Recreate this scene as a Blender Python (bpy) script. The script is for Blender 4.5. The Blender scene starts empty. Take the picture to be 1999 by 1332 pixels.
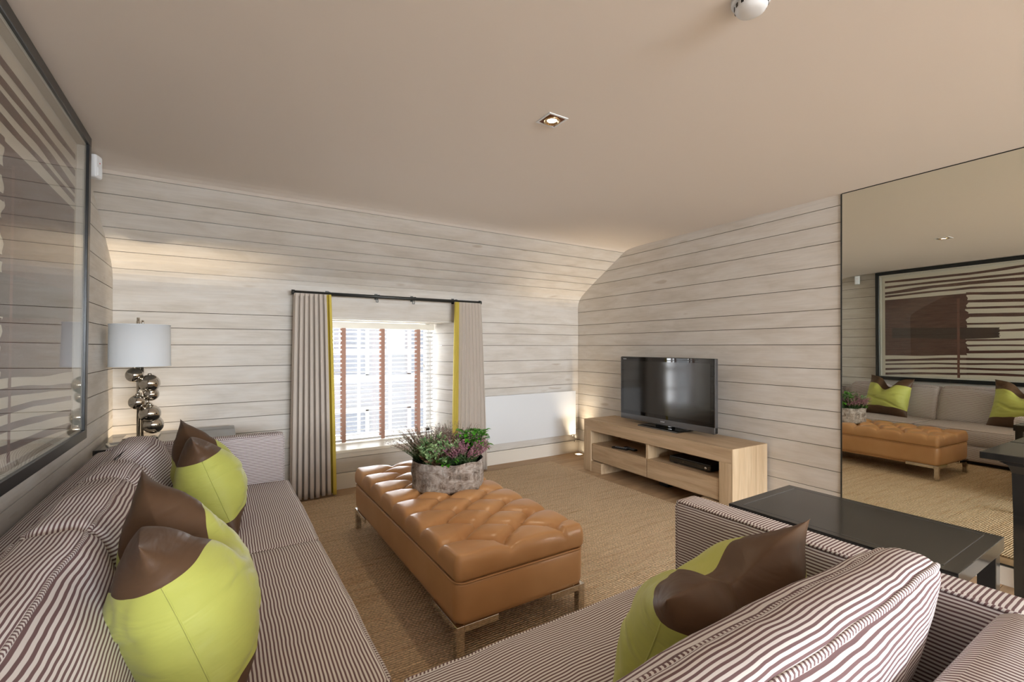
import bpy, bmesh, math, random
import numpy as np
from mathutils import Vector, Matrix, noise as mnoise
random.seed(7)
PI = math.pi
S = bpy.context.scene
C = S.collection

# ---------------------------------------------------------------- camera, world, exposure, large lights
cam = bpy.data.cameras.new('camera'); cam.sensor_width = 36.0; cam.sensor_fit = 'HORIZONTAL'
cam.lens = 900.4 / 1999 * 36; cam.shift_y = 11.5 / 1999; cam.clip_start = 0.02
co = bpy.data.objects.new('camera', cam); C.objects.link(co)
co.location = (0, 0, 1.3); co.rotation_euler = (PI / 2, 0, -math.radians(32.396))
S.camera = co
vs = S.view_settings
vs.view_transform = 'Standard'; vs.look = 'None'; vs.gamma = 1.0; vs.use_curve_mapping = False; vs.exposure = 0.42
W = bpy.data.worlds.new('world'); S.world = W; W.use_nodes = True
bg = W.node_tree.nodes['Background']; bg.inputs[0].default_value = (0.93, 0.96, 1.0, 1); bg.inputs[1].default_value = 1.7

def area(name, loc, rot, sx, sy, power, col):
    l = bpy.data.lights.new(name, 'AREA'); l.shape = 'RECTANGLE'; l.size = sx; l.size_y = sy
    l.energy = power; l.color = col
    o = bpy.data.objects.new(name, l); C.objects.link(o); o.location = loc; o.rotation_euler = rot
    return o
# daylight outside the blind window, pointing into the room (-Y)
area('daylight_window', (1.40, 5.45, 1.15), (-PI / 2, 0, 0), 1.7, 1.6, 78, (0.94, 0.97, 1.0))
# added fill light outside the invented windows behind the camera, pointing +Y
area('rear_fill_light', (1.5, -6.3, 2.35), (PI / 2 - 0.22, 0, 0), 5.0, 2.6, 1500, (0.87, 0.935, 1.0))

# ---------------------------------------------------------------- materials
def srgb(r, g, b):
    f = lambda c: (c / 255 / 12.92) if c / 255 <= 0.04045 else ((c / 255 + 0.055) / 1.055) ** 2.4
    return (f(r), f(g), f(b), 1)
class NM:
    def __init__(s, name, rough=0.6, metal=0.0, col=(0.5, 0.5, 0.5, 1), spec=0.5):
        s.m = bpy.data.materials.new(name); s.m.use_nodes = True; s.nt = s.m.node_tree
        s.b = s.nt.nodes['Principled BSDF']
        s.b.inputs['Base Color'].default_value = col; s.b.inputs['Roughness'].default_value = rough
        s.b.inputs['Metallic'].default_value = metal; s.b.inputs['Specular IOR Level'].default_value = spec
    def n(s, t, **kw):
        nd = s.nt.nodes.new(t)
        for k, v in kw.items():
            if k in nd.inputs: 
                if hasattr(v, 'is_linked') or isinstance(v, bpy.types.NodeSocket): s.nt.links.new(v, nd.inputs[k])
                else: nd.inputs[k].default_value = v
            else: setattr(nd, k, v)
        return nd
    def L(s, a, b): s.nt.links.new(a, b)
    def coord(s, out='Object', scale=(1, 1, 1), rnd=False):
        tc = s.n('ShaderNodeTexCoord'); mp = s.n('ShaderNodeMapping'); s.L(tc.outputs[out], mp.inputs[0])
        mp.inputs['Scale'].default_value = scale
        if rnd:
            oi = s.n('ShaderNodeObjectInfo'); mu = s.n('ShaderNodeMath', operation='MULTIPLY'); s.L(oi.outputs['Random'], mu.inputs[0]); mu.inputs[1].default_value = 40
            cx = s.n('ShaderNodeCombineXYZ'); s.L(mu.outputs[0], cx.inputs[0]); s.L(mu.outputs[0], cx.inputs[1]); s.L(mu.outputs[0], cx.inputs[2])
            s.L(cx.outputs[0], mp.inputs['Location'])
        return mp.outputs[0]
    def noise(s, vec, scale=1, detail=4, rough=0.55, dist=0.0):
        nd = s.n('ShaderNodeTexNoise'); s.L(vec, nd.inputs['Vector']); nd.inputs['Scale'].default_value = scale
        nd.inputs['Detail'].default_value = detail; nd.inputs['Roughness'].default_value = rough; nd.inputs['Distortion'].default_value = dist
        return nd.outputs['Fac']
    def ramp(s, fac, stops, interp='LINEAR'):
        r = s.n('ShaderNodeValToRGB'); r.color_ramp.interpolation = interp; s.L(fac, r.inputs[0])
        e = r.color_ramp.elements
        while len(e) < len(stops): e.new(0.5)
        for k, (p, c) in enumerate(stops):
            e[k].position = p; e[k].color = c if len(c) == 4 else (*c, 1)
        return r.outputs[0]
    def mix(s, fac, a, b, mode='MIX'):
        m = s.n('ShaderNodeMix', data_type='RGBA', blend_type=mode)
        for i, v in ((0, fac), (6, a), (7, b)):
            if isinstance(v, bpy.types.NodeSocket): s.L(v, m.inputs[i])
            else: m.inputs[i].default_value = v
        return m.outputs[2]
    def math(s, op, a, b=None):
        m = s.n('ShaderNodeMath', operation=op)
        for i, v in ((0, a), (1, b)):
            if v is None: continue
            if isinstance(v, bpy.types.NodeSocket): s.L(v, m.inputs[i])
            else: m.inputs[i].default_value = v
        return m.outputs[0]
    def col(s, sock): s.L(sock, s.b.inputs['Base Color']); return s
    def bump(s, h, strength=0.3, dist=0.01):
        b = s.n('ShaderNodeBump'); b.inputs['Strength'].default_value = strength; b.inputs['Distance'].default_value = dist
        s.L(h, b.inputs['Height']); s.L(b.outputs[0], s.b.inputs['Normal']); return s
G = lambda v: (v, v, v, 1)
M = {}
def plain(name, c, rough=0.6, metal=0.0, spec=0.5):
    M[name] = NM(name, rough, metal, c, spec).m; return M[name]

# whitewashed boards: pale wood with long faint streaks and small knots, local X along the board
def whitewash(name, tint):
    k = NM(name, 0.62, 0, G(.6), 0.3)
    v1 = k.coord(scale=(2.6, 2.6, 11), rnd=True); v2 = k.coord(scale=(3.5, 3.5, 95), rnd=True); v3 = k.coord(scale=(3.2, 3.2, 13), rnd=True)
    a = k.noise(v1, 1.0, 5, 0.6, 0.4); g = k.noise(v2, 1.0, 3, 0.6)
    base = k.ramp(a, [(0.33, srgb(*tint[0])), (0.5, srgb(*tint[1])), (0.68, srgb(*tint[2]))])
    gr = k.ramp(g, [(0.3, G(.92)), (0.62, G(1.0))])
    c = k.mix(1.0, base, gr, 'MULTIPLY')
    kn = k.noise(v3, 1.0, 1, 0.4)
    ks = k.ramp(kn, [(0.735, G(1)), (0.80, (0.80, 0.75, 0.70, 1))])
    c = k.mix(1.0, c, ks, 'MULTIPLY')
    k.col(c).bump(g, 0.08, 0.004); M[name] = k.m
whitewash('board', [(205, 197, 186), (214, 207, 198), (220, 215, 208)])
def oak(name, tints, scale=(1.2, 14, 14)):
    k = NM(name, 0.5, 0, G(.5), 0.35)
    v = k.coord(scale=scale, rnd=True); v2 = k.coord(scale=tuple(4 * q for q in scale), rnd=True)
    a = k.noise(v, 1.0, 5, 0.6, 0.8); g = k.noise(v2, 1.0, 3, 0.6)
    c = k.mix(1.0, k.ramp(a, [(0.3, srgb(*tints[0])), (0.52, srgb(*tints[1])), (0.72, srgb(*tints[2]))]), k.ramp(g, [(0.3, G(.88)), (0.6, G(1))]), 'MULTIPLY')
    k.col(c).bump(g, 0.06, 0.003); M[name] = k.m
oak('oak', [(176, 148, 116), (196, 169, 136), (210, 185, 153)])
oak('oak_end', [(188, 160, 125), (206, 180, 146), (220, 197, 164)], (14, 14, 1.2))
oak('floor_oak', [(160, 130, 98), (182, 150, 115), (198, 168, 132)], (1.0, 10, 10))
plain('ceiling', srgb(230, 221, 212), 0.9, 0, 0.15)
plain('wall_backing', srgb(96, 86, 74), 0.9, 0, 0.1)
plain('painted_trim', srgb(226, 218, 205), 0.45, 0, 0.4)
plain('sill_paint', srgb(240, 234, 220), 0.35, 0, 0.5)
plain('white_plastic', srgb(228, 230, 232), 0.4)
plain('grey_plastic', srgb(150, 152, 155), 0.45)
plain('radiator_white', srgb(226, 228, 230), 0.25, 0, 0.5)
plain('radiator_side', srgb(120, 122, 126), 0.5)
plain('chrome', (0.62, 0.59, 0.55, 1), 0.06, 1.0)
plain('nickel', (0.60, 0.56, 0.50, 1), 0.08, 1.0)
plain('brass', (0.75, 0.62, 0.38, 1), 0.25, 1.0)
plain('black_lacquer', srgb(34, 34, 33), 0.10, 0, 0.6)
plain('black_frame', srgb(24, 26, 27), 0.28, 0, 0.5)
plain('black_plinth', srgb(18, 17, 17), 0.6)
plain('inlay', srgb(120, 122, 124), 0.2, 0.6)
plain('dark_metal', srgb(62, 63, 62), 0.38, 0.7)
plain('tv_screen', srgb(13, 13, 12), 0.10, 0, 1.0)
plain('tv_bezel', srgb(10, 10, 11), 0.03, 0, 0.8)
plain('tv_silver', srgb(112, 113, 116), 0.22, 0.75)
plain('black_plastic', srgb(16, 16, 18), 0.25, 0, 0.5)
plain('print_light', srgb(205, 208, 212), 0.5)
plain('slat', srgb(226, 226, 226), 0.45, 0, 0.4)
plain('tape_brown', srgb(184, 146, 130), 0.85, 0, 0.2)
plain('sash_paint', srgb(240, 240, 238), 0.45)
plain('cord_grey', srgb(190, 190, 188), 0.7)
plain('lamp_red', srgb(200, 40, 40), 0.4)
plain('soil', srgb(38, 30, 22), 0.95)
plain('facade', srgb(168, 168, 170), 0.9)
plain('facade_dark', srgb(150, 154, 162), 0.5)
plain('uplight_glass', srgb(240, 235, 220), 0.2)
plain('reflector', (0.85, 0.62, 0.36, 1), 0.2, 1.0)
plain('orange_brown', srgb(120, 72, 40), 0.5)
k = NM('mirror_glass', 0.0, 1.0, (0.82, 0.83, 0.75, 1)); M['mirror_glass'] = k.m
def glow(name, col, strength):
    k = NM(name, 0.5); k.b.inputs['Emission Color'].default_value = col; k.b.inputs['Emission Strength'].default_value = strength; M[name] = k.m
glow('bulb', (1.0, 0.83, 0.62, 1), 14); glow('uplight_bulb', (1.0, 0.82, 0.58, 1), 9)
def glass(name, ior=1.5, tint=(1, 1, 1, 1)):
    m = bpy.data.materials.new(name); m.use_nodes = True; nt = m.node_tree; nt.nodes.clear()
    o = nt.nodes.new('ShaderNodeOutputMaterial'); mx = nt.nodes.new('ShaderNodeMixShader'); t = nt.nodes.new('ShaderNodeBsdfTransparent')
    g = nt.nodes.new('ShaderNodeBsdfGlossy')
    # Schlick reflectance of a thin pane, alike from both sides
    ge = nt.nodes.new('ShaderNodeNewGeometry'); dt = nt.nodes.new('ShaderNodeVectorMath'); dt.operation = 'DOT_PRODUCT'
    nt.links.new(ge.outputs['Normal'], dt.inputs[0]); nt.links.new(ge.outputs['Incoming'], dt.inputs[1])
    def mth(op, a, b=None):
        m_ = nt.nodes.new('ShaderNodeMath'); m_.operation = op
        for i_, v_ in ((0, a), (1, b)):
            if v_ is None: continue
            if isinstance(v_, bpy.types.NodeSocket): nt.links.new(v_, m_.inputs[i_])
            else: m_.inputs[i_].default_value = v_
        return m_.outputs[0]
    f0 = ((ior - 1) / (ior + 1)) ** 2
    fr = mth('ADD', mth('MULTIPLY', mth('POWER', mth('SUBTRACT', 1.0, mth('ABSOLUTE', dt.outputs['Value'])), 5.0), 1 - f0), f0)
    g.inputs['Roughness'].default_value = 0.0; t.inputs[0].default_value = tint
    nt.links.new(fr, mx.inputs[0]); nt.links.new(t.outputs[0], mx.inputs[1]); nt.links.new(g.outputs[0], mx.inputs[2]); nt.links.new(mx.outputs[0], o.inputs[0])
    M[name] = m
glass('picture_glass', 1.5); glass('window_glass', 1.45)
# fabrics
def striped(name, twist=False, period=0.0105, light=(226, 220, 217), dark=(120, 96, 97)):
    k = NM(name, 0.85, 0, G(.5), 0.15)
    tc = k.n('ShaderNodeTexCoord'); sp = k.n('ShaderNodeSeparateXYZ'); k.L(tc.outputs['UV'], sp.inputs[0])
    v = k.math('MULTIPLY', sp.outputs[1], 1 / period)
    if twist: v = k.math('ADD', v, sp.outputs[0])
    else:
        ob = k.coord(scale=(7, 7, 7)); nz = k.noise(ob, 1.0, 2, 0.5); v = k.math('ADD', v, k.math('MULTIPLY', nz, 0.9))
    fr = k.math('FRACT', v)
    c = k.ramp(fr, [(0.0, srgb(*dark)), (0.42, srgb(*dark)), (0.47, srgb(*light)), (0.95, srgb(*light)), (1.0, srgb(*dark))])
    k.col(c)
    w = k.noise(k.coord(scale=(1, 1, 1)), 900, 1, 0.5); k.bump(w, 0.15, 0.001); M[name] = k.m
striped('ticking'); striped('piping', True, 0.0115)
def satin(name, c, rough=0.38, sheen=0.3, bstr=0.42):
    k = NM(name, rough, 0, srgb(*c), 0.3)
    k.b.inputs['Sheen Weight'].default_value = sheen
    v = k.coord(scale=(5, 5, 16)); n1 = k.noise(v, 1.0, 3, 0.5, 0.6); k.bump(n1, bstr, 0.02); M[name] = k.m
satin('lime_silk', (176, 178, 88), 0.56, 0.12); satin('brown_silk', (86, 63, 45), 0.48, 0.0)
k = NM('curtain_linen', 0.9, 0, srgb(199, 188, 177), 0.1); k.bump(k.noise(k.coord(scale=(1, 1, 1)), 500, 2), 0.2, 0.002); M['curtain_linen'] = k.m
k = NM('curtain_yellow', 0.75, 0, srgb(206, 184, 84), 0.2); M['curtain_yellow'] = k.m
k = NM('lamp_shade', 0.8, 0, srgb(226, 229, 232), 0.15); M['lamp_shade'] = k.m
# leather
k = NM('leather', 0.31, 0, srgb(176, 119, 66), 0.5)
nz = k.noise(k.coord(scale=(1, 1, 1)), 3.5, 3, 0.5); k.col(k.ramp(nz, [(0.3, srgb(192, 142, 94)), (0.7, srgb(208, 160, 112))]))
vo = k.n('ShaderNodeTexVoronoi'); k.L(k.coord(), vo.inputs['Vector']); vo.inputs['Scale'].default_value = 420; k.bump(vo.outputs['Distance'], 0.06, 0.001); M['leather'] = k.m
# jute rug
k = NM('jute', 0.95, 0, G(.4), 0.1)
oc = k.coord(); 
st = k.noise(k.coord(scale=(2.5, 30, 1)), 1.0, 4, 0.65, 0.3); fine = k.noise(k.coord(scale=(70, 75, 1)), 1.0, 2, 0.7)
big = k.noise(k.coord(scale=(1.2, 1.2, 1)), 1.0, 2)
sp = k.n('ShaderNodeSeparateXYZ'); dn = k.n('ShaderNodeTexNoise', Scale=28.0, Detail=2.0); k.L(oc, dn.inputs['Vector'])
vm = k.n('ShaderNodeVectorMath', operation='MULTIPLY_ADD'); k.L(dn.outputs['Color'], vm.inputs[0]); vm.inputs[1].default_value = (0.014, 0.010, 0); k.L(oc, vm.inputs[2]); k.L(vm.outputs[0], sp.inputs[0])
wx = k.math('SINE', k.math('MULTIPLY', sp.outputs[0], 2 * PI / 0.022)); 
row = k.math('FLOOR', k.math('MULTIPLY', sp.outputs[1], 1 / 0.0135)); ph = k.math('MULTIPLY', row, PI)
wx = k.math('SINE', k.math('ADD', k.math('MULTIPLY', sp.outputs[0], 2 * PI / 0.022), ph))
wy = k.math('ABSOLUTE', k.math('SINE', k.math('MULTIPLY', sp.outputs[1], PI / 0.0135)))
hgt = k.math('MULTIPLY', wy, k.math('ADD', k.math('MULTIPLY', wx, 0.3), 0.7))
c = k.ramp(st, [(0.25, srgb(202, 166, 126)), (0.45, srgb(222, 192, 156)), (0.6, srgb(230, 202, 166)), (0.78, srgb(212, 168, 126))])
c = k.mix(1.0, c, k.ramp(fine, [(0.3, G(.66)), (0.65, G(1.14))]), 'MULTIPLY')
c = k.mix(1.0, c, k.ramp(hgt, [(0.0, G(.55)), (0.5, G(1.12))]), 'MULTIPLY')
k.col(c).bump(hgt, 1.0, 0.010); M['jute'] = k.m
# birch bark
k = NM('bark', 0.9, 0, G(.4), 0.1)
b1 = k.noise(k.coord(scale=(11, 11, 17)), 1.0, 7, 0.75, 1.6); b2 = k.noise(k.coord(scale=(30, 30, 12)), 1.0, 4, 0.65)
c = k.ramp(b1, [(0.34, srgb(88, 74, 64)), (0.43, srgb(150, 136, 125)), (0.55, srgb(182, 172, 164)), (0.72, srgb(208, 202, 196))])
c = k.mix(1.0, c, k.ramp(b2, [(0.35, G(.5)), (0.55, G(1))]), 'MULTIPLY'); k.col(c).bump(b2, 0.6, 0.01); M['bark'] = k.m
def leafm(name, a, b, rough=0.5):
    k = NM(name, rough, 0, G(.3), 0.3); n1 = k.noise(k.coord(scale=(1, 1, 1)), 38, 2); k.col(k.ramp(n1, [(0.35, srgb(*a)), (0.65, srgb(*b))]))
    M[name] = k.m
leafm('heather_pink', (142, 84, 106), (190, 142, 156)); leafm('heather_brown', (118, 82, 76), (166, 136, 128)); leafm('heather_green', (56, 82, 46), (92, 112, 70))
leafm('rosemary', (84, 122, 72), (160, 184, 132)); leafm('basil', (44, 118, 22), (98, 176, 48), 0.4); leafm('stem_brown', (86, 66, 48), (116, 92, 70))
# paper with faint tooth, painted stripes
plain('paper', srgb(212, 206, 190), 0.9, 0, 0.1); plain('mat_board', srgb(206, 203, 192), 0.9, 0, 0.1)
k = NM('stripe_ink', 0.85, 0, G(.1), 0.1); n1 = k.noise(k.coord(scale=(1, 3, 30)), 2.0, 3); k.col(k.ramp(n1, [(0.3, srgb(78, 52, 46)), (0.7, srgb(98, 70, 62))])); M['stripe_ink'] = k.m
plain('ink_dark', srgb(66, 52, 46), 0.85, 0, 0.1); plain('ink_red', srgb(112, 78, 68), 0.85, 0, 0.1)

# ---------------------------------------------------------------- helpers
def link(name, me, mat, parent=None, loc=None, rot=None, smooth=False):
    o = bpy.data.objects.new(name, me); C.objects.link(o)
    if mat is not None: me.materials.append(M[mat] if isinstance(mat, str) else mat)
    if parent is not None: o.parent = parent
    if loc is not None: o.location = loc
    if rot is not None: o.rotation_euler = rot
    if smooth:
        me.polygons.foreach_set('use_smooth', [True] * len(me.polygons))
    return o
def mesh(name, verts, faces, mat, parent=None, loc=None, rot=None, smooth=False, uvs=None):
    me = bpy.data.meshes.new(name); me.from_pydata([tuple(v) for v in verts], [], faces); me.update()
    if uvs is not None:
        l = me.uv_layers.new(name='UVMap'); l.data.foreach_set('uv', [c for uv in uvs for c in uv])
    return link(name, me, mat, parent, loc, rot, smooth)
def tag(o, label=None, cat=None, group=None, kind=None):
    for k_, v_ in (('label', label), ('category', cat), ('group', group), ('kind', kind)):
        if v_: o[k_] = v_
    return o
def thing(name, label, cat, loc=(0, 0, 0), rz=0.0, group=None):
    o = bpy.data.objects.new(name, None); C.objects.link(o); o.empty_display_size = 0.1
    o.location = loc; o.rotation_euler = (0, 0, rz); return tag(o, label, cat, group)
def box(name, a, b, mat, parent=None, bevel=0.0, seg=2, loc=None, rot=None):
    """axis aligned box between corners a and b (local coordinates), edges bevelled"""
    bm = bmesh.new(); bmesh.ops.create_cube(bm, size=1.0)
    for v in bm.verts: v.co = [a[i] + (v.co[i] + 0.5) * (b[i] - a[i]) for i in range(3)]
    if bevel > 0: bmesh.ops.bevel(bm, geom=list(bm.edges), offset=bevel, segments=seg, affect='EDGES', profile=0.5)
    bmesh.ops.recalc_face_normals(bm, faces=bm.faces)
    me = bpy.data.meshes.new(name); bm.to_mesh(me); bm.free(); return link(name, me, mat, parent, loc, rot)
def boxes(name, lst, mat, parent=None, bevel=0.0, loc=None, rot=None):
    """several welded bars of ONE piece"""
    bm = bmesh.new()
    for a, b in lst:
        r = bmesh.ops.create_cube(bm, size=1.0)
        for v in r['verts']: v.co = [a[i] + (v.co[i] + 0.5) * (b[i] - a[i]) for i in range(3)]
    if bevel > 0: bmesh.ops.bevel(bm, geom=list(bm.edges), offset=bevel, segments=1, affect='EDGES')
    bmesh.ops.recalc_face_normals(bm, faces=bm.faces)
    me = bpy.data.meshes.new(name); bm.to_mesh(me); bm.free(); return link(name, me, mat, parent, loc, rot)
def prism(name, poly, h0, h1, mat, parent=None, axis='z', loc=None, rot=None):
    n = len(poly)
    f = {'z': lambda p, h: (p[0], p[1], h), 'y': lambda p, h: (p[0], h, p[1]), 'x': lambda p, h: (h, p[0], p[1])}[axis]
    v = [f(p, h0) for p in poly] + [f(p, h1) for p in poly]
    F = [tuple(range(n))[::-1], tuple(range(n, 2 * n))] + [(i, (i + 1) % n, (i + 1) % n + n, i + n) for i in range(n)]
    o = mesh(name, v, F, mat, parent, loc, rot)
    bm = bmesh.new(); bm.from_mesh(o.data); bmesh.ops.recalc_face_normals(bm, faces=bm.faces); bm.to_mesh(o.data); bm.free(); return o
def lathe(name, prof, mat, parent=None, seg=32, loc=None, rot=None, smooth=True, sq=1.0):
    v, F = [], []
    for r, z in prof:
        for i in range(seg):
            a = 2 * PI * i / seg; v.append((r * math.cos(a), r * sq * math.sin(a), z))
    for j in range(len(prof) - 1):
        for i in range(seg):
            F.append((j * seg + i, j * seg + (i + 1) % seg, (j + 1) * seg + (i + 1) % seg, (j + 1) * seg + i))
    if prof[0][0] > 1e-5: F.append(tuple(range(seg))[::-1])
    if prof[-1][0] > 1e-5: F.append(tuple(range((len(prof) - 1) * seg, len(prof) * seg)))
    o = mesh(name, v, F, mat, parent, loc, rot, smooth)
    bm = bmesh.new(); bm.from_mesh(o.data); bmesh.ops.remove_doubles(bm, verts=bm.verts, dist=1e-6); bmesh.ops.recalc_face_normals(bm, faces=bm.faces); bm.to_mesh(o.data); bm.free()
    if smooth: o.data.polygons.foreach_set('use_smooth', [True] * len(o.data.polygons))
    return o
def tube(name, pts, r, mat, parent=None, closed=False, seg=8, taper=None, loc=None, rot=None):
    P = [Vector(p) for p in pts]; n = len(P); v, F, uv = [], [], []
    L = [0.0]
    for i in range(1, n + (1 if closed else 0)): L.append(L[-1] + (P[i % n] - P[i - 1]).length)
    up = Vector((0, 0, 1)); rings = n + (1 if closed else 0)
    prevN = None
    for i in range(rings):
        p = P[i % n]
        t = (P[(i + 1) % n] - P[(i - 1) % n]) if closed else (P[min(i + 1, n - 1)] - P[max(i - 1, 0)])
        t.normalize()
        if prevN is None: nn = t.cross(up if abs(t.z) < 0.9 else Vector((1, 0, 0))); 
        else: nn = prevN - t * prevN.dot(t)
        nn.normalize(); prevN = nn; bb = t.cross(nn)
        rr = r * (taper(i / (rings - 1)) if taper else 1)
        for j in range(seg):
            a = 2 * PI * j / seg; v.append(p + nn * (rr * math.cos(a)) + bb * (rr * math.sin(a)))
    for i in range(rings - 1):
        for j in range(seg):
            j2 = (j + 1) % seg
            F.append((i * seg + j, i * seg + j2, (i + 1) * seg + j2, (i + 1) * seg + j))
            uv += [(j / seg, L[i]), ((j + 1) / seg, L[i]), ((j + 1) / seg, L[i + 1]), (j / seg, L[i + 1])]
    if not closed:
        F.append(tuple(range(seg))[::-1]); uv += [(0, 0)] * seg
        F.append(tuple(range((rings - 1) * seg, rings * seg))); uv += [(0, 0)] * seg
    return mesh(name, v, F, mat, parent, loc, rot, True, uv)
def text(name, s, size, mat, parent, loc, rot, extrude=0.0006):
    cu = bpy.data.curves.new(name, 'FONT'); cu.body = s; cu.size = size; cu.align_x = 'CENTER'; cu.align_y = 'CENTER'; cu.extrude = extrude; cu.resolution_u = 2
    t = bpy.data.objects.new(name + '_tmp', cu); C.objects.link(t); bpy.context.view_layer.update()
    me = bpy.data.meshes.new_from_object(t.evaluated_get(bpy.context.evaluated_depsgraph_get()))
    bpy.data.objects.remove(t); return link(name, me, mat, parent, loc, rot)
def rbox(name, half, r, mat, parent, loc=None, rot=None, n=(16, 10, 8), puff=(0, 0, 0), pexp=0.8, vmode=None, wr=0.0, wf=6.0, seed=0.0, extra=None, rims=(), pipe='piping', pr=0.006):
    """upholstered block: rounded box whose faces puff out; UV.v carries the stripe coordinate of every face. rims -> piping children"""
    half = np.array(half, float); vmode = vmode or {'x': 2, 'y': 2, 'z': 1}
    sv = Vector((seed * 3.1, seed * 1.7, seed * 2.3))
    def pos(p):
        p = np.array(p, float); P = p * half; inner = np.maximum(half - r, 0); Cc = np.clip(P, -inner, inner); D = P - Cc
        d = np.linalg.norm(D)
        if d > 1e-9: P = Cc + D / d * min(r, np.abs(D).max() if np.count_nonzero(D) == 1 else r)
        w = np.maximum(1 - p ** 2, 0) ** pexp
        P = P + np.array([puff[0] * p[0] * w[1] * w[2], puff[1] * p[1] * w[0] * w[2], puff[2] * p[2] * w[0] * w[1]])
        if extra is not None: P = extra(P, p)
        if wr > 0:
            q = Vector(P) * wf + sv
            P = P + np.array(mnoise.noise_vector(q)) * wr + np.array(mnoise.noise_vector(q * 2.7)) * (wr * 0.35)
        return P
    def lin(k):
        t = np.linspace(-1, 1, k); return 0.45 * t + 0.55 * np.sin(PI / 2 * t)
    ax = [lin(max(3, k)) for k in n]
    idx, verts, F, uv = {}, [], [], []
    def vid(p):
        key = (round(p[0], 5), round(p[1], 5), round(p[2], 5))
        if key not in idx: idx[key] = len(verts); verts.append(pos(p))
        return idx[key]
    for a in range(3):
        b, c = (a + 1) % 3, (a + 2) % 3; sm = vmode['xyz'[a]]; om = [q for q in range(3) if q != a and q != sm]; om = om[0] if om else b
        for s in (-1, 1):
            for i in range(len(ax[b]) - 1):
                for j in range(len(ax[c]) - 1):
                    ps = []
                    for (ii, jj) in ((i, j), (i + 1, j), (i + 1, j + 1), (i, j + 1)):
                        p = [0, 0, 0]; p[a] = s; p[b] = ax[b][ii]; p[c] = ax[c][jj]; ps.append(p)
                    if s < 0: ps = ps[::-1]
                    F.append(tuple(vid(p) for p in ps)); uv += [(p[om] * half[om], p[sm] * half[sm]) for p in ps]
    o = mesh(name, verts, F, mat, parent, loc, rot, True, uv)
    for (a, s) in rims:
        b, c = [q for q in range(3) if q != a]; pts = []
        e = 0.985
        def seq(fix, fv, run, r0, r1, k):
            for t in np.linspace(r0, r1, k, endpoint=False):
                p = [0, 0, 0]; p[a] = s; p[fix] = fv; p[run] = t; pts.append(Vector(pos(p)))
        kb, kc = n[b] * 2, n[c] * 2
        seq(c, -1, b, -e, e, kb); seq(b, 1, c, -e, e, kc); seq(c, 1, b, e, -e, kb); seq(b, -1, c, e, -e, kc)
        tube('piping', pts, pr, pipe, o, True, 7)
    return o

# ---------------------------------------------------------------- room constants (metres)
YB, ZC = 4.417, 2.368
DX, DY = 0.038179, 0.999271                       # the right wall runs slightly off square
def RW(s, n, z=0.0):                              # s along the right wall (0 at y=1.5), n out from it
    return Vector((3.6634 + s * DX - n * DY, 1.5 + s * DY + n * DX, z))
RZ = math.atan2(DY, DX)                           # local +X runs along the wall to the back, local +Y points into the room
def LX(y): return -0.668 + (YB - y) * 0.00775     # left wall
LA = math.radians(0.444)
BZ = [0.0, 0.145, 0.277, 0.421, 0.588, 0.720, 0.842, 0.999, 1.142, 1.316, 1.446, 1.567, 1.727, 1.876, 2.04, 2.172, 2.291, 2.40]
GAP = 0.0042; BT = 0.010

# ---------------------------------------------------------------- setting
fl = box('floor', (-1.2, -4.9, -0.10), (4.1, 4.9, -0.012), 'wall_backing'); tag(fl, 'pale oak plank floor around the jute rug', kind='structure')
y = -4.75; i = 0
while y < YB:
    y2 = min(y + 0.16, YB + 0.01); box('plank', (-0.72, y + 0.001, -0.012), (3.86, y2 - 0.001, 0.0), 'floor_oak', fl, 0.0012, 1); y = y2; i += 1
ce = box('ceiling', (-1.2, -4.9, ZC), (4.1, 4.6, ZC + 0.08), 'ceiling'); tag(ce, 'smooth beige ceiling meeting the boarded slope', kind='structure')
# back wall with the window opening (splayed reveals)
OX0, OX1, OZ0, OZ1 = 0.715, 2.09, 0.355, 1.552    # opening at the wall face
IX0, IX1, IZ1, YI = 0.835, 1.978, 1.545, 4.80     # opening at the window
wb = boxes('wall_back', [((-1.2, YB, -0.1), (OX0 - 0.03, YB + 0.40, 2.45)), ((OX1 + 0.03, YB, -0.1), (4.1, YB + 0.40, 2.45)),
                         ((OX0 - 0.03, YB, -0.1), (OX1 + 0.03, YB + 0.40, OZ0 - 0.03)), ((OX0 - 0.03, YB, OZ1 + 0.03), (OX1 + 0.03, YB + 0.40, 2.45))], 'wall_backing')
tag(wb, 'whitewashed boarded back wall with the window and a sloping top', kind='structure')
def hboard(x0, x1, z0, z1):                       # a board on the back wall, its mesh centred so that the grain runs along local X
    L_, h = (x1 - x0) / 2, (z1 - z0) / 2 - GAP / 2
    box('board', (-L_, -BT, -h), (L_, 0, h), 'board', wb, 0.0008, 1, loc=((x0 + x1) / 2, YB, (z0 + z1) / 2))
XL, XR = -0.66, 3.772
zz = [z for z in BZ if z <= 1.73]
for z0, z1 in zip(zz[:-1], zz[1:]):
    if z1 <= OZ0 + 0.001 or z0 >= OZ1 - 0.001: hboard(XL, XR, z0, z1)
    else:
        hboard(XL, OX0, z0, z1); hboard(OX1, XR, z0, z1)
        if z0 < OZ0 - 0.01: hboard(OX0, OX1, z0, OZ0)
        if z1 > OZ1 + 0.01: hboard(OX0, OX1, OZ1, z1)
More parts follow.
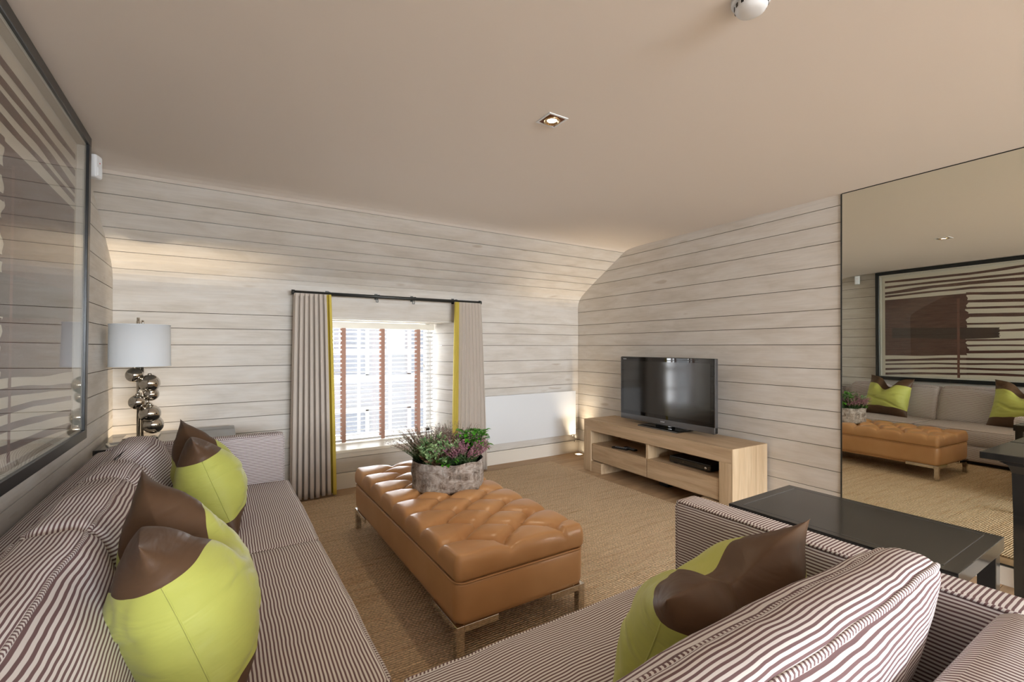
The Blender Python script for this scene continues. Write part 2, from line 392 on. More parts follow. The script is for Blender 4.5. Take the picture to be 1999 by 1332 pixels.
# boarded slope with a rounded bend at its foot
prof = [(4.417, 1.727), (4.4165, 1.80), (4.408, 1.845), (4.388, 1.885), (4.345, 1.93), (4.28, 1.972), (4.149, 2.051), (4.048, 2.106), (3.907, 2.183), (3.771, 2.257), (3.622, 2.339), (3.56, 2.373)]
def along(prof, z0, z1):
    out = []
    for (ya, za), (yb_, zb) in zip(prof[:-1], prof[1:]):
        for k_ in range(5):
            t = k_ / 4; z = za + (zb - za) * t
            if z0 - 1e-6 <= z <= z1 + 1e-6: out.append((ya + (yb_ - ya) * t, z))
    def at(z):
        for (ya, za), (yb_, zb) in zip(prof[:-1], prof[1:]):
            if za <= z <= zb: return (ya + (yb_ - ya) * (z - za) / (zb - za), z)
        return prof[-1]
    out = [at(z0)] + [p for p in out if z0 + 0.004 < p[1] < z1 - 0.004] + [at(z1)]
    return out
sl = prism('slope_backing', [(p[0] + 0.02, p[1] + 0.02) for p in prof] + [(3.6, 2.45), (4.5, 2.45), (4.5, 1.70)], -0.72, 3.85, 'wall_backing', wb, 'x')
for z0, z1 in zip([1.727, 1.880, 1.983, 2.052, 2.107, 2.183, 2.258], [1.880, 1.983, 2.052, 2.107, 2.183, 2.258, 2.339]):
    fr = along(prof, z0 + GAP / 2.4, z1 - GAP / 2.4); cy = sum(p[0] for p in fr) / len(fr); cz = (z0 + z1) / 2
    inn = [(p[0] - BT * 0.75, p[1] - BT * 0.6) for p in fr]
    prism('board', [(a - cy, b - cz) for a, b in (inn + fr[::-1])], -2.216, 2.216, 'board', wb, 'x', loc=(1.556, cy, cz))
cv = [(3.615, 2.3345), (3.58, 2.3475), (3.53, 2.3575), (3.47, 2.3640), (3.40, 2.3672), (3.34, 2.3679)]
mesh('cove', [(x, a, b) for x in (-0.66, 3.79) for a, b in cv + [(3.34, 2.40), (3.65, 2.40)]], [tuple(range(8)), tuple(range(8, 16))[::-1]] + [(i, (i + 1) % 8, (i + 1) % 8 + 8, i + 8) for i in range(8)], 'ceiling', ce)
# reveals of the opening, boarded, and sill
for side, (xa, xb) in (('l', (OX0, IX0)), ('r', (OX1, IX1))):
    d = Vector((xb - xa, YI - YB, 0)); L_ = d.length; rz = math.atan2(d.y, d.x); sg = 1 if side == 'l' else -1
    for z0, z1 in zip(BZ[:-1], BZ[1:]):
        a, b = max(z0, OZ0), min(z1, OZ1)
        if b - a > 0.01: box('board', (-L_ / 2, -0.03 if sg > 0 else 0.0, -(b - a) / 2 + GAP / 2), (L_ / 2, 0.0 if sg > 0 else 0.03, (b - a) / 2 - GAP / 2), 'board', wb, 0.0008, 1, loc=((xa + xb) / 2, (YB + YI) / 2, (a + b) / 2), rot=(0, 0, rz if sg > 0 else rz)) if False else \
            prism('board', [(xa, YB), (xb, YI), (xb + (-0.05 if sg > 0 else 0.05), YI), (xa + (-0.05 if sg > 0 else 0.05), YB)], a + GAP / 2, b - GAP / 2, 'board', wb)
prism('soffit', [(OX0 - .03, YB), (OX1 + .03, YB), (IX1 + .03, YI), (IX0 - .03, YI)], OZ1, OZ1 + 0.03, 'sill_paint', wb)
ws = box('window_sill', (OX0 - 0.02, YB - 0.045, OZ0 - 0.028), (OX1 + 0.02, YI + 0.02, OZ0), 'sill_paint', wb, 0.006)
box('sill_apron', (OX0 - 0.02, YB - 0.024, OZ0 - 0.075), (OX1 + 0.02, YB - 0.010, OZ0 - 0.030), 'painted_trim', wb, 0.004)
# sash window behind the blind
wi = boxes('window_1', [((IX0 - 0.05, YI + 0.03, OZ0 - 0.02), (IX0 + 0.045, YI + 0.10, IZ1 + 0.03)), ((IX1 - 0.045, YI + 0.03, OZ0 - 0.02), (IX1 + 0.05, YI + 0.10, IZ1 + 0.03)),
                        ((IX0, YI + 0.03, OZ0 - 0.02), (IX1, YI + 0.10, OZ0 + 0.055)), ((IX0, YI + 0.03, IZ1 - 0.05), (IX1, YI + 0.10, IZ1 + 0.03))], 'sash_paint')
tag(wi, 'white sash window behind the slatted blind', kind='structure')
for x in (1.215, 1.54): box('glazing_bar', (x - 0.012, YI + 0.045, OZ0 + 0.05), (x + 0.012, YI + 0.075, IZ1 - 0.05), 'sash_paint', wi, 0.002, 1)
box('meeting_rail', (IX0 + 0.04, YI + 0.035, 0.935), (IX1 - 0.04, YI + 0.085, 0.985), 'sash_paint', wi, 0.003, 1)
for z in (0.66, 1.25): box('glazing_bar', (IX0 + 0.04, YI + 0.047, z - 0.011), (IX1 - 0.04, YI + 0.073, z + 0.011), 'sash_paint', wi, 0.002, 1)
xs = [IX0 + 0.04, 1.205, 1.53, IX1 - 0.04]; zs = [OZ0 + 0.05, 0.66, 0.96, 1.25, IZ1 - 0.05]
for a, b in zip(xs[:-1], xs[1:]):
    for c, d in zip(zs[:-1], zs[1:]): box('pane', (a, YI + 0.058, c), (b, YI + 0.062, d), 'window_glass', wi)
# right wall: boards, slightly off square
wr = box('wall_right', (-6.4, -0.30, -0.1), (3.1, -BT, 2.45), 'wall_backing', loc=RW(0, 0), rot=(0, 0, RZ)); tag(wr, 'whitewashed boarded right wall behind the television', kind='structure')
for z0, z1 in zip(BZ[:-1], BZ[1:]):
    h = (z1 - z0) / 2 - GAP / 2; o = box('board', (-1.52, -BT, -h), (1.52, 0, h), 'board', wr, 0.0008, 1, loc=(1.50, 0, (z0 + z1) / 2))
box('plaster', (-6.4, -BT, -0.1), (-0.022, -0.004, 2.45), 'ceiling', wr)
# left wall
wl = box('wall_left', (-6.4, 0.0, -0.1), (3.2, 0.30, 2.45), 'wall_backing', loc=(LX(1.5), 1.5, 0), rot=(0, 0, PI / 2 + LA)); tag(wl, 'whitewashed boarded left wall behind the long sofa', kind='structure')
for z0, z1 in zip(BZ[:-1], BZ[1:]):
    h = (z1 - z0) / 2 - GAP / 2; box('board', (-4.62, -BT, -h), (4.62, 0, h), 'board', wl, 0.0008, 1, loc=(-1.70, 0, (z0 + z1) / 2))
# wall behind the camera with two windows added to let in fill light
wf = boxes('wall_front', [((-1.2, -4.85, -0.1), (4.1, -4.70, 0.55)), ((-1.2, -4.85, 2.15), (4.1, -4.70, 2.45)), ((-1.2, -4.85, 0.55), (-0.15, -4.70, 2.15)), ((1.42, -4.85, 0.55), (1.58, -4.70, 2.15)), ((3.15, -4.85, 0.55), (4.1, -4.70, 2.15))], 'ceiling')
tag(wf, 'plain plaster wall behind the viewer with two added window openings', kind='structure')
for nm, x0, x1 in (('added_window_2', -0.15, 1.42), ('added_window_3', 1.58, 3.15)):
    w2 = boxes(nm, [((x0, -4.80, 0.55), (x0 + 0.05, -4.74, 2.15)), ((x1 - 0.05, -4.80, 0.55), (x1, -4.74, 2.15)), ((x0, -4.80, 0.55), (x1, -4.74, 0.60)), ((x0, -4.80, 2.10), (x1, -4.74, 2.15)), (((x0 + x1) / 2 - 0.02, -4.80, 0.55), ((x0 + x1) / 2 + 0.02, -4.74, 2.15))], 'sash_paint')
    tag(w2, 'white framed window added unseen behind the viewer to admit light', kind='structure')
# baseboards
bb = boxes('baseboard_back', [((XL, YB - BT - 0.016, 0), (XR, YB - BT, 0.128)), ((XL, YB - BT - 0.012, 0.128), (XR, YB - BT, 0.142))], 'painted_trim'); tag(bb, 'low cream baseboard along the back wall', kind='structure')
br = boxes('baseboard_right', [((-6.2, 0, 0), (2.9, 0.016, 0.10)), ((-0.01, 0, 0.10), (2.9, 0.016, 0.128)), ((-0.01, 0, 0.128), (2.9, 0.012, 0.142))], 'painted_trim', loc=RW(0, 0), rot=(0, 0, RZ)); tag(br, 'low cream baseboard along the right wall and under the mirror', kind='structure')
bl = box('baseboard_left', (-6.2, -BT - 0.016, 0), (2.9, -BT, 0.142), 'painted_trim', loc=(LX(1.5), 1.5, 0), rot=(0, 0, PI / 2 + LA)); tag(bl, 'low cream baseboard along the left wall', kind='structure')
# rug
rg = box('jute_rug', (0.12, -1.9, 0.0005), (3.165, 4.175, 0.0095), 'jute', None, 0.004, 2); tag(rg, 'large woven jute rug in tan and brown covering the floor', 'rug')
# the house across the street
fa = thing('building', 'pale building seen across the street through the window blind', 'building', (1.5, 11.5, -3))
boxes('facade', [((-7, 0, 0), (7, 0.4, 7.0))], 'facade', fa)
for x in (-3.4, -1.2, 1.0, 3.2):
    for z in (1.2, 3.55):
        w_ = boxes('window', [((x - 0.6, -0.06, z), (x + 0.6, 0.02, z + 0.08)), ((x - 0.6, -0.06, z + 1.5), (x + 0.6, 0.02, z + 1.58)), ((x - 0.6, -0.06, z), (x - 0.52, 0.02, z + 1.58)), ((x + 0.52, -0.06, z), (x + 0.6, 0.02, z + 1.58)), ((x - 0.6, -0.05, z + 0.75), (x + 0.6, 0.02, z + 0.81))], 'sash_paint', fa)
        box('pane', (x - 0.52, -0.02, z + 0.08), (x + 0.52, -0.012, z + 1.5), 'facade_dark', w_)

# ---------------------------------------------------------------- corner sofa
sf = thing('corner_sofa', 'large striped corner sofa wrapping round two sides of the rug', 'sofa', (0, 0, 0))
TK = 'ticking'
R90, R180 = (0, 0, PI / 2), (0, 0, PI)
# frames and plinths
box('plinth', (-0.52, 0.22, 0.0098), (0.33, 3.56, 0.05), 'black_plinth', sf); box('plinth', (0.33, 0.22, 0.0098), (1.58, 1.12, 0.05), 'black_plinth', sf)
rbox('seat_base', (1.62, 0.46, 0.09), 0.02, TK, sf, (-0.06, 1.88, 0.135), R90, (20, 8, 5))
rbox('seat_base', (0.56, 0.475, 0.09), 0.02, TK, sf, (0.94, 0.715, 0.135), R180, (10, 8, 5))
# long side along the left wall: back, arm, seat cushions
rbox('back_frame', (1.68, 0.075, 0.325), 0.045, TK, sf, (-0.535, 1.85, 0.375), R90, (40, 6, 10), wr=0.003, wf=4, seed=2)
rbox('arm', (0.47, 0.058, 0.33), 0.022, TK, sf, (-0.09, 3.56, 0.38), (0, 0, 0), (16, 6, 10), vmode={'x': 2, 'y': 2, 'z': 0}, rims=((1, -1),), pr=0.0045)
rbox('seat_cushion', (0.583, 0.375, 0.088), 0.03, TK, sf, (0.03, 2.918, 0.306), R90, (30, 22, 6), puff=(0.004, 0.012, 0.022), wr=0.0035, wf=5, seed=3, rims=((2, 1), (2, -1)), pr=0.0055)
rbox('seat_cushion', (0.552, 0.375, 0.088), 0.03, TK, sf, (0.03, 1.782, 0.306), R90, (30, 22, 6), puff=(0.004, 0.012, 0.022), wr=0.0035, wf=5, seed=5, rims=((2, 1), (2, -1)), pr=0.0055)
# corner seat and short side
rbox('seat_cushion', (0.365, 0.385, 0.088), 0.03, TK, sf, (0.035, 0.845, 0.306), R180, (20, 20, 6), puff=(0.004, 0.006, 0.02), wr=0.004, wf=5, seed=6)
rbox('seat_cushion', (0.548, 0.375, 0.088), 0.03, TK, sf, (0.955, 0.855, 0.306), R180, (30, 22, 6), puff=(0.004, 0.012, 0.022), wr=0.006, wf=5, seed=8, rims=((2, 1), (2, -1)), pr=0.0055)
rbox('arm', (0.475, 0.058, 0.33), 0.022, TK, sf, (1.555, 0.705, 0.38), R90, (24, 6, 12), vmode={'x': 2, 'y': 2, 'z': 0}, wr=0.002, wf=5, rims=((1, 1),), pr=0.0045)
rbox('back_frame', (1.05, 0.09, 0.340), 0.06, TK, sf, (0.445, 0.212, 0.390), R180, (30, 8, 10), vmode={'x': 2, 'y': 2, 'z': 0}, wr=0.004, wf=4, seed=4)
# loose back cushions lean on the frames: half = (length/2, thickness/2, height/2), front is local -Y
def lean(k, dent=()):
    def ex(P, p):
        P = P.copy(); t = (p[2] + 1) / 2
        P[1] += k * t                                # top leans back (local +Y)
        for (cx_, cz_, rad, dep) in dent:
            g = math.exp(-(((P[0] - cx_) ** 2 + (P[2] - cz_) ** 2) / rad ** 2)); P[1] += dep * g * (1 if p[1] < 0 else 0.3); P[2] -= dep * 0.8 * g * max(p[2], 0)
        return P
    return ex
def back_cushion(L_, c, rot, seed, dent=(), h=0.215, th=0.085, pr=0.006, pf=(0.015, 0.045, 0.012)):
    return rbox('back_cushion', (L_, th, h), 0.05, TK, sf, c, rot, (34, 12, 18), puff=pf, pexp=0.7, vmode={'x': 1, 'y': 2, 'z': 1}, wr=0.008, wf=4.6, seed=seed, extra=lean(0.14, dent), rims=((1, -1), (1, 1)), pr=pr)
back_cushion(0.50, (-0.235, 2.815, 0.585), R90, 11, ((0.0, 0.16, 0.14, 0.07),))
back_cushion(0.305, (-0.235, 2.015, 0.590), R90, 14, ())
back_cushion(0.52, (-0.235, 1.19, 0.592), R90, 17, ())
back_cushion(0.53, (0.885, 0.562, 0.598), R180, 23, (), th=0.070, pr=0.007, pf=(0.05, 0.075, 0.012))

# ---------------------------------------------------------------- pillows
def pillow(label, loc, rot, w=0.50, h=0.50, t=0.15, chop=0.10, cw=0.33, seed=1.0, topband=0.56, botband=-0.66, squash=0.0, sag=0.0, group='lime silk pillows on the corner sofa'):
    root = thing('throw_pillow', label, 'pillow', loc, 0, group); root.rotation_euler = rot
    N = 60
    sm = lambda x: 0 if x < 0 else (1 if x > 1 else x * x * (3 - 2 * x))
    sv = Vector((seed * 5.3, seed * 2.1, seed))
    def P(u, v, s):
        ch = math.exp(-(u / cw) ** 2) * sm((v + 0.15) / 1.15)
        X = w / 2 * u * (1 - 0.13 * (1 - v * v)) * (1 - 0.03 * v)
        Z = h / 2 * v * (1 - 0.10 * (1 - u * u)) - chop * ch
        T = t * (max(0, 1 - abs(u) ** 3.2)) ** 0.55 * (max(0, 1 - abs(v) ** 2.3)) ** 0.75 * (1 - 0.35 * (abs(u) * abs(v)) ** 2)
        T *= 1 - 0.35 * ch
        T *= 1 + squash * (-v)
        Z -= sag * max(0, -u) ** 1.5 * sm((v + 0.2) / 1.1)
        T *= 1 - 0.13 * math.exp(-((v + 0.36 - 0.30 * u + 0.04 * math.sin(7 * u)) / 0.045) ** 2) - 0.06 * math.exp(-((v + 0.12 + 0.25 * u) / 0.035) ** 2) * sm(abs(u) * 1.5)
        Y = s * T * (1.0 if s < 0 else 1.0)
        q = Vector((X, Y, Z)) * 9 + sv; e = (1 - u ** 8) * (1 - v ** 8)
        nv = mnoise.noise_vector(q) * 0.009 * e
        rg_ = (1 - abs(mnoise.noise(Vector((X * 3.2 + Y * 2, Z * 6.5 - abs(X) * 3, seed * 4.7 + s * 2))))) ** 9
        rg2 = (1 - abs(mnoise.noise(Vector((X * 7 + 3, Z * 13 + X * 4, seed * 1.9 + s))))) ** 7
        fold = (0.006 * rg_ + 0.005 * rg2) * e
        return (X + nv.x, Y + nv.y - s * fold, Z + nv.z + h / 2)
    us = [math.sin(PI / 2 * (2 * i / N - 1)) * 0.6 + 0.4 * (2 * i / N - 1) for i in range(N + 1)]
    def part(name, va, vb, mat):
        kk = max(3, int(N * (vb - va) / 2)); verts, F = [], []
        vsn = [va + (vb - va) * j / kk for j in range(kk + 1)]
        if vb == 1: vsn = [va + (vb - va) * math.sin(PI / 2 * j / kk) for j in range(kk + 1)]
        if va == -1: vsn = [vb + (va - vb) * math.sin(PI / 2 * j / kk) for j in range(kk + 1)][::-1]
        for s in (-1, 1):
            o = len(verts)
            for v in vsn:
                for u in us: verts.append(P(u, v, s))
            for j in range(kk):
                for i in range(N):
                    q = (o + j * (N + 1) + i, o + j * (N + 1) + i + 1, o + (j + 1) * (N + 1) + i + 1, o + (j + 1) * (N + 1) + i)
                    F.append(q if s < 0 else q[::-1])
        o = mesh(name, verts, F, mat, root)
        bm = bmesh.new(); bm.from_mesh(o.data); bmesh.ops.remove_doubles(bm, verts=bm.verts, dist=2e-4); bmesh.ops.recalc_face_normals(bm, faces=bm.faces); bm.to_mesh(o.data); bm.free()
        o.data.polygons.foreach_set('use_smooth', [True] * len(o.data.polygons)); return o
    cov = part('cover', botband, topband, 'lime_silk')
    a = part('top_panel', topband, 1, 'brown_silk'); a['label'] = 'brown silk panel across the top'
    b = part('bottom_panel', -1, botband, 'brown_silk'); b['label'] = 'brown silk panel across the bottom'
    for s_ in (-1, 1): tube('side_seam', [Vector(P(s_, v, 1)) for v in np.linspace(botband, topband, 26)], 0.0022, 'lime_silk', cov, seg=5)
    return root
pillow('lime silk pillow with brown ends near the chrome lamp', (0.045, 2.78, 0.392), (math.radians(-20), 0, PI / 2 + 0.12), 0.53, 0.56, 0.15, 0.13, seed=1.3, squash=0.1, sag=0.035)
pillow('lime silk pillow with brown ends nearest the viewer on the long sofa side', (0.014, 1.53, 0.392), (math.radians(-20), 0, PI / 2 + 0.07), 0.58, 0.57, 0.16, 0.14, seed=2.7, squash=0.12, sag=0.05)
pillow('lime silk pillow with brown ends beside the black side table', (1.10, 0.82, 0.392), (math.radians(-24), math.radians(2), PI + 0.05), 0.68, 0.445, 0.16, 0.075, seed=4.1, topband=0.66, squash=0.1)

# ---------------------------------------------------------------- tufted leather ottoman
OC = (1.160, 2.545); OHX, OHY = 0.340, 0.835
ot = thing('tufted_ottoman', 'long tan leather ottoman with deep buttoned top and metal legs', 'ottoman', (OC[0], OC[1], 0))
cxs = [0.93 - 1.16, 1.083 - 1.16, 1.237 - 1.16, 1.39 - 1.16]; RS = 0.1075; Y0 = 1.790 - OC[1]
NR = 15
btn = [(cxs[c], Y0 + RS * r) for r in range(NR) for c in range(4) if (c + r) % 2 == 1]
def tuft(x, y):
    """height of the buttoned top above its seam"""
    ex_, ey_ = OHX - abs(x), OHY - abs(y)
    dx_ = cxs[1] - cxs[0]; gx = (x - cxs[0]) / dx_; gy = (y - Y0) / RS
    inx = min(max(gx, 0), 3); iny = min(max(gy, 0), NR - 1)
    p = (inx + iny - 1) / 2; q = (inx - iny + 1) / 2
    a = abs(math.sin(PI * p)); b = abs(math.sin(PI * q))
    if gx < 0 or gx > 3 or gy < 0 or gy > NR - 1:     # straight pleats run from the outer buttons over the edge
        if (gx < 0 or gx > 3) and 0 <= gy <= NR - 1: m = abs(math.sin(PI * p)); fade = 1
        elif 0 <= gx <= 3: m = abs(math.sin(PI * p)); fade = 1
        else: m = 1.0; fade = 1
        m = 1 - (1 - m) * (0.35 + 0.5 * fade)
    else: m = min(a, b) * 0.75 + 0.25 * a * b
    h = 0.046 * (1 - math.exp(-m / 0.36))
    rr = min((x - bx) ** 2 + (y - by) ** 2 for bx, by in btn); h -= 0.026 * math.exp(-rr / 0.026 ** 2)
    return h + 0.014 * (1 - (x / OHX) ** 2) * (1 - (y / OHY) ** 4)
def soft(P, p):
    P = P.copy(); top_ = min(max((P[2] + 0.012) / 0.045, 0), 1)
    P[2] += tuft(float(np.clip(P[0], -OHX, OHX)), float(np.clip(P[1], -OHY, OHY))) * top_
    return P
TOPZ = 0.318 + 0.041
top = rbox('buttoned_top', (OHX + 0.008, OHY + 0.008, 0.037), 0.034, 'leather', ot, (0, 0, TOPZ), None, (72, 172, 9), extra=soft)
# side bulge ring under the top edge
for (bx, by) in btn:
    lathe('button', [(0.0, 0.004), (0.005, 0.0035), (0.009, 0.001), (0.0095, -0.003)], 'leather', top, 10, loc=(bx, by, 0.037 + tuft(bx, by) + 0.001))
def rimline(z, off, k=16):
    pts = []
    for (sx_, sy_, a0) in ((1, 1, 0), (-1, 1, 90), (-1, -1, 180), (1, -1, 270)):
        for t in np.linspace(0, 90, 7): a = math.radians(a0 + t); pts.append((sx_ * (OHX - 0.045) + (0.045 + off) * math.cos(a), sy_ * (OHY - 0.045) + (0.045 + off) * math.sin(a), z))
    return pts
def band(name, levels, mat, parent):
    rings = [rimline(z, off) for z, off in levels]; n = len(rings[0]); v = [p for r in rings for p in r]
    F = [(j * n + i, j * n + (i + 1) % n, (j + 1) * n + (i + 1) % n, (j + 1) * n + i) for j in range(len(rings) - 1) for i in range(n)]
    F.append(tuple(range(n))[::-1]); return mesh(name, v, F, mat, parent, smooth=True)
tube('seam', [Vector(p) for p in rimline(0.325, 0.003)], 0.0045, 'leather', ot, True, 6)
band('body', [(0.150, -0.05), (0.150, -0.012), (0.156, -0.002), (0.18, 0.004), (0.25, 0.006), (0.312, 0.005), (0.323, 0.000), (0.327, -0.02)], 'leather', ot)
box('lower_rail', (-OHX + 0.035, -OHY + 0.035, 0.128), (OHX - 0.035, OHY - 0.035, 0.152), 'leather', ot, 0.004)
for sx_ in (-1, 1):
    for sy_ in (-1, 1):
        X, Y_ = sx_ * (OHX + 0.002), sy_ * (OHY + 0.002)
        leg = boxes('leg', [((min(X, X - sx_ * 0.036), min(Y_, Y_ - sy_ * 0.036), 0.0098), (max(X, X - sx_ * 0.036), max(Y_, Y_ - sy_ * 0.036), 0.150)),
                            ((min(X - sx_ * 0.0365, X - sx_ * 0.20), min(Y_, Y_ - sy_ * 0.010), 0.122), (max(X - sx_ * 0.0365, X - sx_ * 0.20), max(Y_, Y_ - sy_ * 0.010), 0.150)),
                            ((min(X, X - sx_ * 0.010), min(Y_ - sy_ * 0.0365, Y_ - sy_ * 0.26), 0.122), (max(X, X - sx_ * 0.010), max(Y_ - sy_ * 0.0365, Y_ - sy_ * 0.26), 0.150))], 'chrome', ot, 0.0015)
        leg['label'] = 'polished metal corner leg'

# ---------------------------------------------------------------- bark planter with plants on the ottoman
PX, PY, PZ = 1.215, 2.665, 0.432
pl = thing('bark_planter', 'round grey birch bark planter standing on the leather ottoman', 'planter', (PX, PY, PZ))
def bark_wall(name, r0, z0, z1, mat, amp, parent, flip=False):
    seg, lev = 72, 12; v, F = [], []
    for j in range(lev + 1):
        for i in range(seg):
            a = 2 * PI * i / seg; q = Vector((math.cos(a) * 2.2, math.sin(a) * 2.2, j * 0.25))
            rr = r0 + amp * mnoise.noise(q * 1.6) + amp * 0.5 * mnoise.noise(q * 5) + 0.010 * math.cos(2 * a + 0.6)
            z = z0 + (z1 - z0) * j / lev + (0.008 * mnoise.noise(Vector((math.cos(a) * 2, math.sin(a) * 2, 7))) if j == lev else 0)
            v.append((rr * math.cos(a), rr * math.sin(a), z))
    for j in range(lev):
        for i in range(seg):
            q = (j * seg + i, j * seg + (i + 1) % seg, (j + 1) * seg + (i + 1) % seg, (j + 1) * seg + i); F.append(q[::-1] if flip else q)
    if not flip: F.append(tuple(range(seg))[::-1])
    return mesh(name, v, F, mat, parent, smooth=True)
bark_wall('bark_shell', 0.212, 0.0, 0.172, 'bark', 0.010, pl)
bark_wall('liner', 0.196, 0.01, 0.168, 'black_plastic', 0.006, pl, True)
lathe('soil', [(0.0, 0.150), (0.10, 0.152), (0.193, 0.145)], 'soil', pl, 28)
rnd = random.Random(5)
def spikes(name, parent, n, base_r, rad, hgt, mats, spread, needle, nn, thick=0.0016, bias=(0, 0), droop=0.02):
    """a bush of thin flower spikes: every spike a bent tapered stem set with tiny needles"""
    v = [[], []]; F = [[], []]
    for k_ in range(n):
        a = rnd.uniform(0, 2 * PI); rr = base_r * math.sqrt(rnd.random()); b = Vector((rr * math.cos(a), rr * math.sin(a), 0))
        a2 = a + rnd.uniform(-0.5, 0.5); o = rad * (rr / base_r * 0.7 + 0.3 * rnd.random()) * spread
        hh = hgt * rnd.uniform(0.62, 1.0) * (1 - 0.25 * (rr / base_r))
        tip = b + Vector((o * math.cos(a2) + bias[0] * rnd.random(), o * math.sin(a2) + bias[1] * rnd.random(), hh))
        mid = (b + tip) / 2 + Vector((-o * 0.12 * math.cos(a2), -o * 0.12 * math.sin(a2), hh * 0.08)); tip.z -= droop * rnd.random()
        pts = []
        for t in np.linspace(0, 1, 5): t = float(t); pts.append(b * (1 - t) ** 2 + mid * 2 * t * (1 - t) + tip * t * t)
        o0 = len(v[0])
        for i, p in enumerate(pts):
            rr_ = thick * (1 - 0.75 * i / 4)
            for j in range(3): v[0].append((p.x + rr_ * math.cos(j * 2.094), p.y + rr_ * math.sin(j * 2.094), p.z))
        for i in range(4):
            for j in range(3): F[0].append((o0 + i * 3 + j, o0 + i * 3 + (j + 1) % 3, o0 + i * 3 + 3 + (j + 1) % 3, o0 + i * 3 + 3 + j))
        for i in range(nn):
            t = rnd.uniform(0.18, 1.0); p = b * (1 - t) ** 2 + mid * 2 * t * (1 - t) + tip * t * t
            d = Vector((rnd.gauss(0, 1), rnd.gauss(0, 1), rnd.uniform(0.1, 1.6))); d.normalize(); L_ = needle * rnd.uniform(0.6, 1.2) * (1.15 - 0.5 * t)
            s = d.cross(Vector((rnd.gauss(0, 1), rnd.gauss(0, 1), rnd.gauss(0, 1)))); s.normalize(); s *= L_ * 0.17
            w = 1 if (t > 0.42 + 0.25 * rnd.random()) else 2
            lst = v[0] if w == 2 and len(mats) < 3 else None
            if w == 1: o1 = len(v[1]); v[1] += [p - s * 0.4, p + d * L_ * 0.5 + s, p + d * L_, p + d * L_ * 0.5 - s]; F[1].append((o1, o1 + 1, o1 + 2, o1 + 3))
            else: o1 = len(v[0]); v[0] += [p - s * 0.4, p + d * L_ * 0.5 + s, p + d * L_, p + d * L_ * 0.5 - s]; F[0].append((o1, o1 + 1, o1 + 2, o1 + 3))
    a_ = mesh('stems', v[0], F[0], mats[0], parent); a_['kind'] = 'stuff'
    b_ = mesh(name, v[1], F[1], mats[1], parent); b_['kind'] = 'stuff'
VR = Vector((0.844, -0.536, 0)); VF = Vector((0.536, 0.844, 0))          # to the right and away, as one stands at the sofa
def at_pl(r_, f_): p = Vector((PX, PY, PZ + 0.15)) + VR * r_ + VF * f_; return p
h1 = thing('heather_plant', 'wispy brown pink heather spilling over the left of the bark planter', 'plant', at_pl(-0.115, 0.02), 0, 'heathers in the bark planter')
spikes('flowers', h1, 230, 0.085, 0.18, 0.255, ('heather_green', 'heather_brown'), 1.0, 0.010, 60, bias=(VR.x * -0.07, VR.y * -0.07))
h2 = thing('heather_plant', 'dense purple pink heather at the right front of the bark planter', 'plant', at_pl(0.085, -0.05), 0, 'heathers in the bark planter')
spikes('flowers', h2, 260, 0.085, 0.13, 0.20, ('heather_green', 'heather_pink'), 1.0, 0.013, 66)
h3 = thing('heather_plant', 'tall loose brown heather at the back of the bark planter', 'plant', at_pl(0.02, 0.11), 0, 'heathers in the bark planter')
spikes('flowers', h3, 130, 0.09, 0.13, 0.27, ('heather_green', 'heather_brown'), 0.9, 0.010, 55)
ro = thing('rosemary_plant', 'grey green rosemary tuft at the front left of the bark planter', 'plant', at_pl(-0.055, -0.10), 0)
spikes('needles', ro, 62, 0.075, 0.075, 0.20, ('stem_brown', 'rosemary'), 1.0, 0.040, 46, thick=0.002)
ro2 = spikes('leaves', ro, 40, 0.08, 0.06, 0.12, ('heather_green', 'rosemary'), 1.0, 0.026, 30)
def leafy(root, n, rad, hgt, size, front=None):
    v, F = [], []; sv, sF = [], []
    for k_ in range(n):
        a = rnd.uniform(0, 2 * PI); e = rnd.random() ** 0.5; hh = hgt * rnd.uniform(0.35, 1.0)
        p = Vector((rad * e * math.cos(a), rad * e * math.sin(a), hh)); b = Vector((p.x * 0.25, p.y * 0.25, 0))
        d = Vector((math.cos(a), math.sin(a), rnd.uniform(-0.5, 0.55))); d.normalize(); s = d.cross(Vector((0, 0, 1))); s.normalize(); u = s.cross(d)
        L_ = size * rnd.uniform(0.7, 1.15); w = L_ * 0.36; o = len(v)
        prof_ = [(0, 0.0, 0), (0.28, 0.9, 0.06), (0.6, 0.85, 0.07), (0.85, 0.42, 0.02), (1.0, 0.0, -0.05)]
        for (t, ww, zz_) in prof_:
            m = p + d * (L_ * t) + u * (L_ * zz_)
            v += [m - s * (w * ww) + u * (w * ww * 0.35), m, m + s * (w * ww) + u * (w * ww * 0.35)]
        for i in range(4):
            for j in range(2): F.append((o + i * 3 + j, o + i * 3 + j + 1, o + i * 3 + j + 4, o + i * 3 + j + 3))
        o = len(sv); r_ = 0.0014
        for q in (b, p):
            for j in range(3): sv.append((q.x + r_ * math.cos(j * 2.094), q.y + r_ * math.sin(j * 2.094), q.z))
        for j in range(3): sF.append((o + j, o + (j + 1) % 3, o + 3 + (j + 1) % 3, o + 3 + j))
    a_ = mesh('leaves', v, F, 'basil', root, smooth=True); a_['kind'] = 'stuff'; b_ = mesh('stems', sv, sF, 'heather_green', root); b_['kind'] = 'stuff'
b1 = thing('basil_plant', 'bright green leafy herb leaning over the right rim of the bark planter', 'plant', at_pl(0.150, 0.05), 0); leafy(b1, 150, 0.090, 0.19, 0.050)
b2 = thing('ivy_plant', 'small green leaves hanging over the front rim of the bark planter', 'plant', at_pl(0.015, -0.155), 0); leafy(b2, 46, 0.05, 0.055, 0.036)

